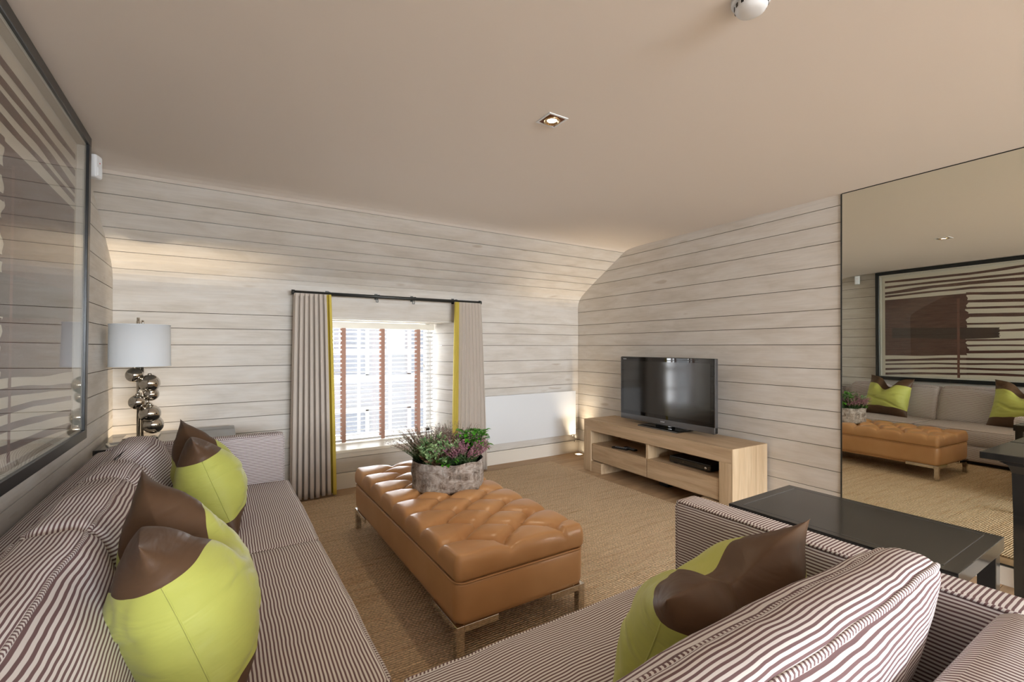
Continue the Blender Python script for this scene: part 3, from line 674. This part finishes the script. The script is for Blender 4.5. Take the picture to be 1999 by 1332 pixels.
# ---------------------------------------------------------------- media console, television and the devices
cn = thing('media_console', 'pale oak low media console with two drawers under the television', 'cabinet', RW(1.364, 0), RZ)
CW, F0, B0, TH = 0.866, 0.463, 0.022, 0.536
box('top', (-CW + 0.0125, B0, 0.424), (CW - 0.0125, F0, TH), 'oak', cn, 0.002)
for s in (-1, 1):
    a, b = sorted((s * CW, s * (CW - 0.012))); box('end_panel', (a, B0, 0.0), (b, F0, TH), 'oak_end', cn, 0.002)
    a, b = sorted((s * (CW - 0.0125), s * (CW - 0.115))); box('side_panel', (a, B0, 0.0), (b, F0, 0.4235), 'oak_end', cn, 0.003)
    a, b = sorted((s * (CW - 0.116), s * (CW - 0.272))); box('foot', (a, B0, 0.0), (b, F0 - 0.002, 0.108), 'oak', cn, 0.002)
box('back_panel', (-CW + 0.116, B0 + 0.002, 0.112), (CW - 0.116, B0 + 0.016, 0.4235), 'oak', cn)
box('shelf', (-CW + 0.116, B0 + 0.016, 0.276), (CW - 0.116, F0 - 0.016, 0.290), 'oak', cn)
box('bottom_panel', (-CW + 0.116, B0 + 0.016, 0.112), (CW - 0.116, F0 - 0.03, 0.124), 'oak', cn)
box('divider', (-0.028, B0 + 0.016, 0.2905), (0.0, F0 - 0.012, 0.4235), 'oak_end', cn)
for s in (-1, 1):
    a, b = sorted((s * 0.004 - 0.012, s * (CW - 0.121)))
    dr = box('drawer', (a, F0 - 0.035, 0.126), (b, F0 - 0.008, 0.284), 'oak', cn, 0.002)
    box('drawer_box', (a + 0.02, B0 + 0.05, 0.132), (b - 0.02, F0 - 0.036, 0.25), 'oak', dr)
box('centre_support', (-0.05, 0.12, 0.0), (0.05, 0.22, 0.112), 'black_plinth', cn)
tv = thing('television', 'black flat television with silver lower edge on the oak console', 'television', RW(1.387, 0.185, TH), RZ)
TVW, TVB, TVT = 0.553, 0.034, 0.665
box('rear_case', (-TVW + 0.05, -0.075, TVB + 0.05), (TVW - 0.05, -0.02, TVT - 0.06), 'black_plastic', tv, 0.02)
box('bezel', (-TVW, -0.022, TVB), (TVW, 0.020, TVT), 'tv_bezel', tv, 0.006)
box('screen', (-TVW + 0.042, 0.0195, TVB + 0.088), (TVW - 0.042, 0.0212, TVT - 0.042), 'tv_screen', tv)
box('lower_strip', (-TVW + 0.001, -0.004, TVB - 0.004), (TVW - 0.001, 0.0245, TVB + 0.052), 'tv_silver', tv, 0.004)
for s in (-1, 1): box('edge_strip', (s * TVW - 0.003, -0.015, TVB + 0.05), (s * TVW + 0.003, 0.021, TVT - 0.004), 'tv_silver', tv, 0.001, 1)
box('stand_base', (-0.245, -0.105, 0.0), (0.225, 0.115, 0.013), 'tv_bezel', tv, 0.004); box('stand_edge', (-0.245, 0.1155, 0.0), (0.225, 0.1185, 0.011), 'tv_silver', tv, 0.001, 1)
box('stand_neck', (-0.10, -0.035, 0.012), (0.10, 0.01, 0.07), 'tv_bezel', tv, 0.006)
text('maker_name', 'SONY', 0.019, 'print_light', tv, (0.0, 0.0252, TVB + 0.026), (PI / 2, 0, PI))
text('series_name', 'BRAVIA', 0.013, 'print_light', tv, (TVW - 0.055, 0.0206, TVT - 0.024), (PI / 2, 0, PI))
def remote(label, x, n_, rz, L_=0.085):
    r = thing('remote_control', label, 'remote control', RW(1.364 + x, n_, 0.2905), RZ + rz, 'remote controls on the console shelf')
    box('case', (-L_, -0.022, 0.0), (L_, 0.022, 0.016), 'black_plastic', r, 0.005)
    for i in range(6):
        for j in (-0.010, 0, 0.010): box('button', (-L_ + 0.02 + i * 0.022 - 0.004, j - 0.003, 0.0155), (-L_ + 0.02 + i * 0.022 + 0.004, j + 0.003, 0.0185), 'grey_plastic', r)
    return r
remote('black remote control lying at the front of the left console shelf', 0.40, 0.385, 0.25)
remote('black remote control lying behind the front one on the left console shelf', 0.33, 0.315, -0.15)
st_ = thing('set_top_box', 'flat black media box on the right console shelf', 'media box', RW(0.95, 0.27, 0.2905), RZ)
box('case', (-0.205, -0.11, 0.008), (0.205, 0.11, 0.062), 'black_plastic', st_, 0.004)
box('front_panel', (-0.205, 0.1105, 0.012), (0.205, 0.114, 0.050), 'tv_bezel', st_, 0.001, 1)
for s in (-0.16, 0.16): box('foot', (s - 0.02, 0.06, 0), (s + 0.02, 0.09, 0.008), 'black_plastic', st_)
lathe('dial', [(0.0, 0.008), (0.010, 0.008), (0.011, 0.0), (0.011, -0.002)], 'chrome', st_, 16, loc=(-0.165, 0.116, 0.032), rot=(-PI / 2, 0, 0))
lathe('power_light', [(0.0, 0.002), (0.003, 0.001), (0.003, 0)], 'brass', st_, 10, loc=(0.06, 0.1145, 0.032), rot=(-PI / 2, 0, 0))

# ---------------------------------------------------------------- radiator
rd = thing('panel_radiator', 'flat white panel radiator on the back wall beside the window', 'radiator', (3.045, 4.340, 0.236))
box('front_panel', (-0.632, 0.0, 0.0), (0.632, 0.022, 0.528), 'radiator_white', rd, 0.003)
box('convector', (-0.622, 0.0225, 0.02), (0.622, 0.052, 0.505), 'radiator_side', rd)
for s in (-1, 1): box('side_cover', (s * 0.630 - 0.004, 0.0225, 0.004), (s * 0.630 + 0.004, 0.056, 0.524), 'radiator_side', rd, 0.001, 1)
vl = lathe('valve', [(0.0, 0.0), (0.014, 0.0), (0.014, 0.03), (0.010, 0.045), (0.0, 0.046)], 'white_plastic', rd, 14, loc=(0.652, 0.03, -0.05))
tube('pipe', [(0.652, 0.03, -0.05), (0.652, 0.03, -0.10), (0.652, 0.05, -0.10)], 0.007, 'chrome', rd); tube('connector', [(0.652, 0.03, -0.02), (0.60, 0.03, -0.02), (0.60, 0.03, 0.02)], 0.007, 'chrome', rd)

# ---------------------------------------------------------------- curtain rod, curtains, blind
rod = thing('curtain_rod', 'thin dark metal curtain rod above the window', 'curtain rod', (0, 0, 0))
RY, RZ_ = 4.315, 1.768
tube('pole', [(0.53, RY, RZ_), (2.335, RY, RZ_)], 0.0155, 'dark_metal', rod, seg=12)
for x in (0.53, 2.335): tube('finial', [(x - 0.012, RY, RZ_), (x + 0.012, RY, RZ_)], 0.021, 'dark_metal', rod, seg=14)
for x in (0.82, 1.26, 1.615, 2.06):
    b_ = boxes('bracket', [((x - 0.010, RY - 0.004, RZ_ + 0.006), (x + 0.010, YB - BT, RZ_ + 0.020)), ((x - 0.014, YB - BT - 0.006, RZ_ - 0.02), (x + 0.014, YB - BT, RZ_ + 0.035))], 'dark_metal', rod, 0.001)
for x in (1.245, 1.60):
    g_ = boxes('glider', [((x - 0.011, RY - 0.004, RZ_ - 0.048), (x - 0.006, RY + 0.004, RZ_ - 0.012)), ((x + 0.006, RY - 0.004, RZ_ - 0.048), (x + 0.011, RY + 0.004, RZ_ - 0.012)), ((x - 0.011, RY - 0.004, RZ_ - 0.052), (x + 0.011, RY + 0.004, RZ_ - 0.046))], 'dark_metal', rod)
def curtain(label, xt0, xt1, xb0, xb1, folds, yellow_first, seed, ztop=1.757, zbot=0.012, yc=4.285):
    cu = thing('curtain', label, 'curtain', (0, 0, 0), 0, 'grey curtains at the window')
    rn = random.Random(seed); ph = [rn.uniform(-0.35, 0.35) for _ in range(folds + 2)]
    def P(a, t):                      # a across 0..1 (from the outer edge), t down 0..1
        e = t ** 0.8
        x0 = xt0 + (xb0 - xt0) * e; x1 = xt1 + (xb1 - xt1) * e
        k_ = int(min(a, 0.999) * folds); amp = 0.026 + 0.026 * e
        wv = math.sin(2 * PI * folds * a + ph[k_] * 0.4 * e)
        y_ = yc + 0.018 - 1.55 * amp * abs(math.sin(PI * folds * a + ph[k_] * 0.25 * e)) ** 0.7 + 0.01 * math.sin(3 * a + 2 * t + seed)
        x_ = x0 + (x1 - x0) * a + 0.35 * amp * math.sin(4 * PI * folds * a) * 0.5
        return Vector((x_, y_, ztop + (zbot + 0.006 * math.sin(9 * a + seed) - ztop) * t))
    def panel(name, a0, a1, mat, na, off=0.0):
        nz_ = 26; v, F_ = [], []
        for s in (0, 1):
            for j in range(nz_ + 1):
                for i in range(na + 1): p = P(a0 + (a1 - a0) * i / na, j / nz_); v.append((p.x, p.y + (0.004 if s else 0) - off, p.z))
        K = (na + 1) * (nz_ + 1)
        for s in (0, 1):
            for j in range(nz_):
                for i in range(na): q = (s * K + j * (na + 1) + i, s * K + j * (na + 1) + i + 1, s * K + (j + 1) * (na + 1) + i + 1, s * K + (j + 1) * (na + 1) + i); F_.append(q[::-1] if s == 0 else q)
        for j in range(nz_):
            for i in (0, na): F_.append((j * (na + 1) + i, (j + 1) * (na + 1) + i, K + (j + 1) * (na + 1) + i, K + j * (na + 1) + i))
        for i in range(na): F_.append((nz_ * (na + 1) + i, nz_ * (na + 1) + i + 1, K + nz_ * (na + 1) + i + 1, K + nz_ * (na + 1) + i))
        o = mesh(name, v, F_, mat, cu, smooth=True)
        bm = bmesh.new(); bm.from_mesh(o.data); bmesh.ops.recalc_face_normals(bm, faces=bm.faces); bm.to_mesh(o.data); bm.free(); return o
    yb_ = 0.145
    panel('panel', 0, 1 - yb_, 'curtain_linen', 22 * folds)
    b = panel('border', 1 - yb_, 1, 'curtain_yellow', 24); b['label'] = 'mustard yellow leading edge'
    box('heading', (min(xt0, xt1), yc + 0.012, ztop - 0.02), (max(xt0, xt1), yc + 0.020, ztop + 0.004), 'curtain_linen', cu)
    return cu
curtain('grey linen curtain with yellow edge left of the window', 0.535, 0.835, 0.50, 0.875, 8, False, 1)
curtain('grey linen curtain with yellow edge between window and radiator', 2.335, 2.03, 2.385, 2.00, 8, True, 2)

bl_ = thing('venetian_blind', 'white slatted blind with brown tapes in the window', 'blind', (0, 0, 0))
YBL = 4.705; BX0, BX1 = 0.845, 1.968
box('headrail', (BX0, YBL - 0.032, 1.482), (BX1, YBL + 0.032, 1.541), 'sill_paint', bl_, 0.003)
sm0 = None
for i in range(24):
    z = 1.452 - i * 0.0445
    if sm0 is None:
        v, F_ = [], []
        for s in range(9):
            t = s / 8 * 2 - 1; yy = 0.0245 * t; zz_ = 0.0035 * (1 - t * t)
            v += [(BX0 + 0.004, yy, zz_), (BX1 - 0.004, yy, zz_), (BX0 + 0.004, yy, zz_ - 0.0024), (BX1 - 0.004, yy, zz_ - 0.0024)]
        for s in range(8):
            a = s * 4; b = a + 4; F_ += [(a, a + 1, b + 1, b), (a + 3, a + 2, b + 2, b + 3), (a, b, b + 2, a + 2), (a + 1, a + 3, b + 3, b + 1)]
        F_ += [(0, 2, 3, 1), (32, 33, 35, 34)]
        sm0 = mesh('slat', v, F_, 'slat', bl_, (0, YBL, z), (math.radians(-16), 0, 0), True)
    else:
        o = sm0.copy(); C.objects.link(o); o.location = (0, YBL, z)
box('bottom_rail', (BX0 + 0.004, YBL - 0.025, 0.372), (BX1 - 0.004, YBL + 0.025, 0.392), 'slat', bl_, 0.003)
for x in (1.024, 1.408, 1.788):
    box('tape', (x - 0.019, YBL - 0.0345, 0.366), (x + 0.019, YBL - 0.0330, 1.484), 'tape_brown', bl_)
    box('tape', (x - 0.019, YBL + 0.0330, 0.366), (x + 0.019, YBL + 0.0345, 1.484), 'tape_brown', bl_)
for x in (1.885, 1.900): tube('pull_cord', [(x, YBL - 0.036, 1.49), (x + 0.002, YBL - 0.036, 0.9), (x, YBL - 0.036, 0.52)], 0.0016, 'cord_grey', bl_, seg=6)
for x, z in ((1.845, 1.10), (1.85, 1.075)): lathe('tassel', [(0, 0.022), (0.005, 0.02), (0.008, 0.0), (0, 0)], 'sill_paint', bl_, 12, loc=(x, YBL - 0.036, z))

# ---------------------------------------------------------------- lamp table and lamp in the far left corner
lt = thing('lamp_table', 'dark glossy lamp table in the far left corner behind the sofa arm', 'table', (0, 0, 0))
box('top', (-0.640, 3.665, 0.640), (0.10, 4.270, 0.678), 'black_lacquer', lt, 0.003)
for x in (-0.61, 0.07):
    for y_ in (3.70, 4.235): box('leg', (x - 0.022, y_ - 0.022, 0.0), (x + 0.022, y_ + 0.022, 0.640), 'black_lacquer', lt, 0.002)
LM = Vector((-0.458, 4.04, 0.678))
lp = thing('table_lamp', 'table lamp of stacked chrome spheres with white drum shade', 'lamp', LM)
box('base', (-0.085, -0.085, 0.0), (0.105, 0.085, 0.014), 'nickel', lp, 0.004)
tube('pole', [(-0.010, -0.004, 0.014), (-0.010, -0.004, 0.80)], 0.0105, 'nickel', lp, seg=14); tube('pole', [(0.010, 0.004, 0.014), (0.010, 0.004, 0.50)], 0.0085, 'nickel', lp, seg=14)
def sphere(x, y_, z, r):
    s_ = lathe('sphere', [(r * math.sin(PI * i / 20), -r * math.cos(PI * i / 20)) for i in range(21)], 'nickel', lp, 32, loc=(x, y_, z))
    lathe('sphere_cap', [(0.0, 0.010), (0.010, 0.010), (0.012, 0.004), (0.012, -0.004)], 'nickel', s_, 16, loc=(0, 0, r - 0.002))
for x, y_, z, r in ((-0.030, -0.012, 0.430, 0.050), (0.053, -0.02, 0.371, 0.0605), (0.058, 0.01, 0.293, 0.046), (-0.012, -0.03, 0.247, 0.0505), (0.035, 0.03, 0.205, 0.036), (0.055, -0.025, 0.163, 0.0625), (0.070, 0.0, 0.082, 0.0615)): sphere(x, y_, z, r)
SR = 0.170
sh = lathe('shade', [(SR, 0.490), (SR * 0.985, 0.774), (SR * 0.985 - 0.003, 0.774), (SR - 0.003, 0.490), (SR, 0.490)], 'lamp_shade', lp, 56)
for z in (0.4915, 0.7725): tube('rim', [(SR * (1 if z < .6 else .985) * math.cos(2 * PI * i / 56), SR * (1 if z < .6 else .985) * math.sin(2 * PI * i / 56), z) for i in range(56)], 0.003, 'lamp_shade', sh, True, 6)
lathe('diffuser', [(0, 0.765), (SR * 0.97, 0.765)], 'lamp_shade', lp, 40)
tube('finial', [(-0.010, -0.004, 0.77), (-0.010, -0.004, 0.822)], 0.009, 'nickel', lp, seg=12); tube('finial', [(0.013, 0.004, 0.77), (0.013, 0.004, 0.805)], 0.007, 'nickel', lp, seg=12)
ct = thing('glass_coaster', 'small clear glass tile on the lamp table near the left wall', 'coaster', (-0.545, 3.80, 0.678), 0.3)
box('tile', (-0.05, -0.05, 0.0), (0.05, 0.05, 0.012), 'uplight_glass', ct, 0.003); box('pad', (-0.035, -0.035, 0.012), (0.035, 0.035, 0.014), 'grey_plastic', ct)

# ---------------------------------------------------------------- large framed print on the left wall
PYF, PYN, PZ0, PZ1 = 3.135, 0.86, 0.817, 2.342
pc = thing('framed_print', 'huge black framed print of brown stripes on the left wall', 'picture', (-0.580, 0, 0)); pc.rotation_euler = (0, math.radians(0.7), 0)
pc.location = (-0.590, 0, 0.02)
FW, FD = 0.046, 0.040
boxes('frame', [((-FD, PYN, PZ1 - FW), (0.012, PYF, PZ1)), ((-FD, PYN, PZ0), (0.012, PYF, PZ0 + FW)), ((-FD, PYF - FW, PZ0 + FW), (0.012, PYF, PZ1 - FW)), ((-FD, PYN, PZ0 + FW), (0.012, PYN + FW, PZ1 - FW))], 'black_frame', pc, 0.002)
box('backing', (-FD, PYN + 0.01, PZ0 + 0.01), (-FD + 0.008, PYF - 0.01, PZ1 - 0.01), 'mat_board', pc)
pp = box('paper', (-FD + 0.0085, PYN + FW + 0.035, PZ0 + FW + 0.02), (-FD + 0.0115, PYF - FW - 0.035, PZ1 - FW - 0.035), 'paper', pc)
boxes('spacer', [((-FD + 0.0085, PYN + FW, PZ1 - FW - 0.014), (0.0, PYF - FW, PZ1 - FW)), ((-FD + 0.0085, PYN + FW, PZ0 + FW), (0.0, PYF - FW, PZ0 + FW + 0.014)), ((-FD + 0.0085, PYF - FW - 0.014, PZ0 + FW), (0.0, PYF - FW, PZ1 - FW)), ((-FD + 0.0085, PYN + FW, PZ0 + FW), (0.0, PYN + FW + 0.014, PZ1 - FW))], 'mat_board', pc)
box('glass', (0.0, PYN + FW - 0.004, PZ0 + FW - 0.004), (0.003, PYF - FW + 0.004, PZ1 - FW + 0.004), 'picture_glass', pc)
PAP = -FD + 0.0118
ys_ = [3.032, 2.494, 2.136, 1.67, 1.25, 0.96]
def stripe(zs, wd, y_from=3.032, seed=0, mat='stripe_ink'):
    n_ = 70; v, F_ = [], []
    for i in range(n_ + 1):
        y_ = y_from + (0.945 - y_from) * i / n_; z = float(np.interp(-y_, [-q for q in ys_], zs))
        z += 0.006 * mnoise.noise(Vector((y_ * 2.4, seed, 0))); hw = wd / 2 * (1 + 0.35 * mnoise.noise(Vector((y_ * 3.5, seed, 5))))
        v += [(PAP, y_, z - hw), (PAP, y_, z + hw)]
    for i in range(n_): F_.append((2 * i, 2 * i + 1, 2 * i + 3, 2 * i + 2))
    o = mesh('painted_stripe', v, F_, mat, pp); return o
full = [[2.200, 2.199, 2.197, 2.224, 2.23, 2.22], [2.124, 2.135, 2.136, 2.139, 2.15, 2.15], [2.039, 2.077, 2.082, 2.073, 2.08, 2.07], [1.993, 2.013, 2.021, 1.988, 1.99, 2.0],
        [1.088, 1.116, 1.126, 1.138, 1.13, 1.12], [1.033, 1.061, 1.065, 1.076, 1.08, 1.07], [0.964, 0.997, 1.004, 1.014, 1.01, 1.0], [0.900, 0.928, 0.942, 0.944, 0.93, 0.94]]
for i, z_ in enumerate(full): stripe(z_, [0.030, 0.030, 0.040, 0.026, 0.030, 0.022, 0.026, 0.028][i], seed=i)
for i, (a, b, c) in enumerate([(1.950, 1.913, 1.90), (1.853, 1.825, 1.82), (1.768, 1.75, 1.74), (1.677, 1.659, 1.66), (1.569, 1.561, 1.55), (1.474, 1.481, 1.47), (1.363, 1.368, 1.36), (1.296, 1.298, 1.29), (1.215, 1.227, 1.21)]):
    stripe([a, a, a, b, c, c], [0.034, 0.036, 0.026, 0.044, 0.022, 0.030, 0.024, 0.022, 0.034][i], 2.17, seed=20 + i)
def patch(name, y0, y1, fz0, fz1, mat, rag=0.03, seed=3, off=0.0004, n_=90):
    """a brushed patch with a ragged end"""
    v, F_ = [], []; rows = 60
    for j in range(rows + 1):
        t = j / rows; e = y1 - rag * (0.5 + mnoise.noise(Vector((t * 17, seed, 0))) * 0.9)
        for i in range(21):
            y_ = y0 + (e - y0) * i / 20; z0_, z1_ = fz0(y_), fz1(y_); v.append((PAP + off, y_, z0_ + (z1_ - z0_) * t))
    for j in range(rows):
        for i in range(20): F_.append((j * 21 + i, j * 21 + i + 1, j * 21 + i + 22, j * 21 + i + 21))
    return mesh(name, v, F_, mat, pp)
patch('painted_block', 3.032, 2.13, lambda y_: 1.155 + 0.02 * (3.03 - y_) + 0.004 * math.sin(9 * y_), lambda y_: 1.945 + 0.012 * (3.03 - y_), 'stripe_ink', -0.06)
patch('painted_bar', 2.95, 1.86, lambda y_: 1.39 + 0.012 * math.sin(5 * y_), lambda y_: 1.545 - 0.03 * (2.9 - y_), 'ink_dark', -0.02, 8, 0.0008)
patch('painted_drip', 2.256, 2.234, lambda y_: 0.885, lambda y_: 1.90, 'ink_red', 0.006, 5, 0.0012)

# ---------------------------------------------------------------- wall and ceiling fittings
sn = thing('motion_sensor', 'small white alarm sensor high on the left wall near the corner', 'alarm sensor', (-0.607, 3.385, 2.228), 0)
box('housing', (0.0, -0.032, 0.0), (0.052, 0.032, 0.128), 'white_plastic', sn, 0.012, 3, rot=(0, 0, math.radians(-18)))
box('lens', (0.0505, -0.020, 0.012), (0.0545, 0.020, 0.060), 'lamp_shade', sn, 0.002, 1, rot=(0, 0, math.radians(-18)))
lathe('indicator', [(0, 0.002), (0.003, 0.0015), (0.0035, 0)], 'lamp_red', sn, 10, loc=(0.050, -0.0158, 0.084), rot=(0, PI / 2, math.radians(-18)))
box('bracket', (-0.045, -0.012, 0.04), (0.003, 0.012, 0.09), 'white_plastic', sn, 0.002, 1)
sd = thing('smoke_detector', 'round white smoke detector on the ceiling at the top edge', 'smoke detector', (1.375, 0.80, ZC), 0)
lathe('base', [(0.0, 0.0), (0.056, 0.0), (0.056, -0.012), (0.050, -0.016), (0.0, -0.016)], 'white_plastic', sd, 36)
lathe('dome', [(0.046, -0.016), (0.046, -0.030), (0.040, -0.040), (0.026, -0.046), (0.0, -0.047)], 'white_plastic', sd, 36)
for i in range(14): a = 2 * PI * i / 14; box('vent', (0.0455, -0.004, -0.030), (0.0475, 0.004, -0.019), 'black_plastic', sd, 0, 1, rot=(0, 0, a))
dl = thing('downlight', 'square recessed ceiling downlight with glowing lamp', 'downlight', (1.322, 1.732, ZC), 0)
HS = 0.045
boxes('trim', [((-HS - 0.010, -HS - 0.010, -0.004), (HS + 0.010, -HS, 0.0)), ((-HS - 0.010, HS, -0.004), (HS + 0.010, HS + 0.010, 0.0)), ((-HS - 0.010, -HS, -0.004), (-HS, HS, 0.0)), ((HS, -HS, -0.004), (HS + 0.010, HS, 0.0))], 'white_plastic', dl, 0.0008)
box('recess_plate', (-HS, -HS, -0.0012), (HS, HS, -0.0004), 'orange_brown', dl)
lathe('lamp_ring', [(0.030, -0.001), (0.039, -0.002), (0.039, -0.008), (0.030, -0.0085), (0.0295, -0.003)], 'reflector', dl, 30)
lathe('bulb', [(0.0, -0.004), (0.018, -0.0038), (0.029, -0.002)], 'bulb', dl, 24)
def spot(name, loc, rot, power, size, blend, col=(1.0, 0.80, 0.55), rad=0.02):
    l = bpy.data.lights.new(name, 'SPOT'); l.energy = power; l.spot_size = math.radians(size); l.spot_blend = blend; l.color = col; l.shadow_soft_size = rad
    o = bpy.data.objects.new(name, l); C.objects.link(o); o.location = loc; o.rotation_euler = rot; return o
spot('downlight_beam', (1.322, 1.732, ZC - 0.012), (0, 0, 0), 18, 100, 0.8)
def uplight(label, x, y_, power, tilt):
    u = thing('floor_uplight', label, 'floor light', (x, y_, 0.0), 0, 'square uplights let into the floor corners')
    boxes('trim', [((-0.045, -0.045, 0.0), (0.045, -0.032, 0.004)), ((-0.045, 0.032, 0.0), (0.045, 0.045, 0.004)), ((-0.045, -0.032, 0.0), (-0.032, 0.032, 0.004)), ((0.032, -0.032, 0.0), (0.045, 0.032, 0.004))], 'brass', u, 0.0006)
    box('lens', (-0.032, -0.032, 0.0002), (0.032, 0.032, 0.0022), 'uplight_bulb', u)
    sp = spot('uplight_beam', (x, y_, 0.012), (PI + tilt[0], tilt[1], 0), power, 62, 1.0, rad=0.035); return u
uplight('glowing square floor uplight in the corner beside the oak console', 3.668, 4.275, 62, (0.10, -0.10))
uplight('square floor uplight hidden in the far left corner behind the lamp table', -0.545, 4.335, 90, (0.02, 0.06))

# ---------------------------------------------------------------- mirror, side table, black console table
mi = thing('wall_mirror', 'huge frameless mirror covering the right wall behind the black tables', 'mirror', RW(0, 0), RZ)
box('mirror_glass', (-3.2, 0.0, 0.112), (-0.021, 0.006, 2.362), 'mirror_glass', mi)
box('edge_trim', (-0.021, 0.0, 0.105), (-0.014, 0.009, 2.364), 'dark_metal', mi); box('bottom_trim', (-3.2, 0.0, 0.103), (-0.021, 0.010, 0.111), 'dark_metal', mi); box('top_trim', (-3.2, 0.0, 2.3625), (-0.021, 0.008, 2.3675), 'dark_metal', mi)
tb = thing('side_table', 'low black lacquer side table between sofa arm and mirror', 'table', (0, 0, 0))
T0 = (1.655, 0.398); T1 = (2.100, 1.052); TZ = 0.698
box('top', (T0[0], T0[1], TZ - 0.045), (T1[0], T1[1], TZ), 'black_lacquer', tb, 0.002)
boxes('inlay', [((T0[0] + 0.03, T0[1] + 0.038, TZ), (T1[0] - 0.03, T0[1] + 0.0405, TZ + 0.0006)), ((T0[0] + 0.03, T1[1] - 0.0405, TZ), (T1[0] - 0.03, T1[1] - 0.038, TZ + 0.0006)), ((T1[0] - 0.0325, T0[1] + 0.038, TZ), (T1[0] - 0.03, T1[1] - 0.038, TZ + 0.0006)), ((T0[0] + 0.03, T0[1] + 0.038, TZ), (T0[0] + 0.0325, T1[1] - 0.038, TZ + 0.0006))], 'inlay', tb)
for x in (T0[0] + 0.03, T1[0] - 0.03):
    for y_ in (T0[1] + 0.03, T1[1] - 0.03): box('leg', (x - 0.022, y_ - 0.022, 0.0095), (x + 0.022, y_ + 0.022, TZ - 0.045), 'black_lacquer', tb, 0.002)
ctb = thing('console_table', 'tall black console table standing against the mirror', 'table', RW(0, 0), RZ)
CX1, CN = -0.832, 0.465                            # far end along the wall, depth from the wall
box('top', (CX1 - 1.15, 0.014, 0.752), (CX1, CN, 0.785), 'black_lacquer', ctb, 0.003)
for x in (CX1 - 0.13, CX1 - 1.02):
    for n_ in (0.06, CN - 0.045):
        v, F_ = [], []
        prof_ = [(0.785 - 0.033, 0.075), (0.735, 0.036), (0.70, 0.024), (0.5, 0.020), (0.2, 0.018), (0.06, 0.016), (0.0, 0.013)]
        for z, h_ in prof_: v += [(x - h_, n_ - min(h_, 0.03), z), (x + h_, n_ - min(h_, 0.03), z), (x + h_, n_ + min(h_, 0.03), z), (x - h_, n_ + min(h_, 0.03), z)]
        for j in range(len(prof_) - 1):
            for i in range(4): F_.append((j * 4 + i, (j + 1) * 4 + i, (j + 1) * 4 + (i + 1) % 4, j * 4 + (i + 1) % 4))
        F_ += [(0, 1, 2, 3), (27, 26, 25, 24)]
        mesh('leg', v, F_, 'black_lacquer', ctb)
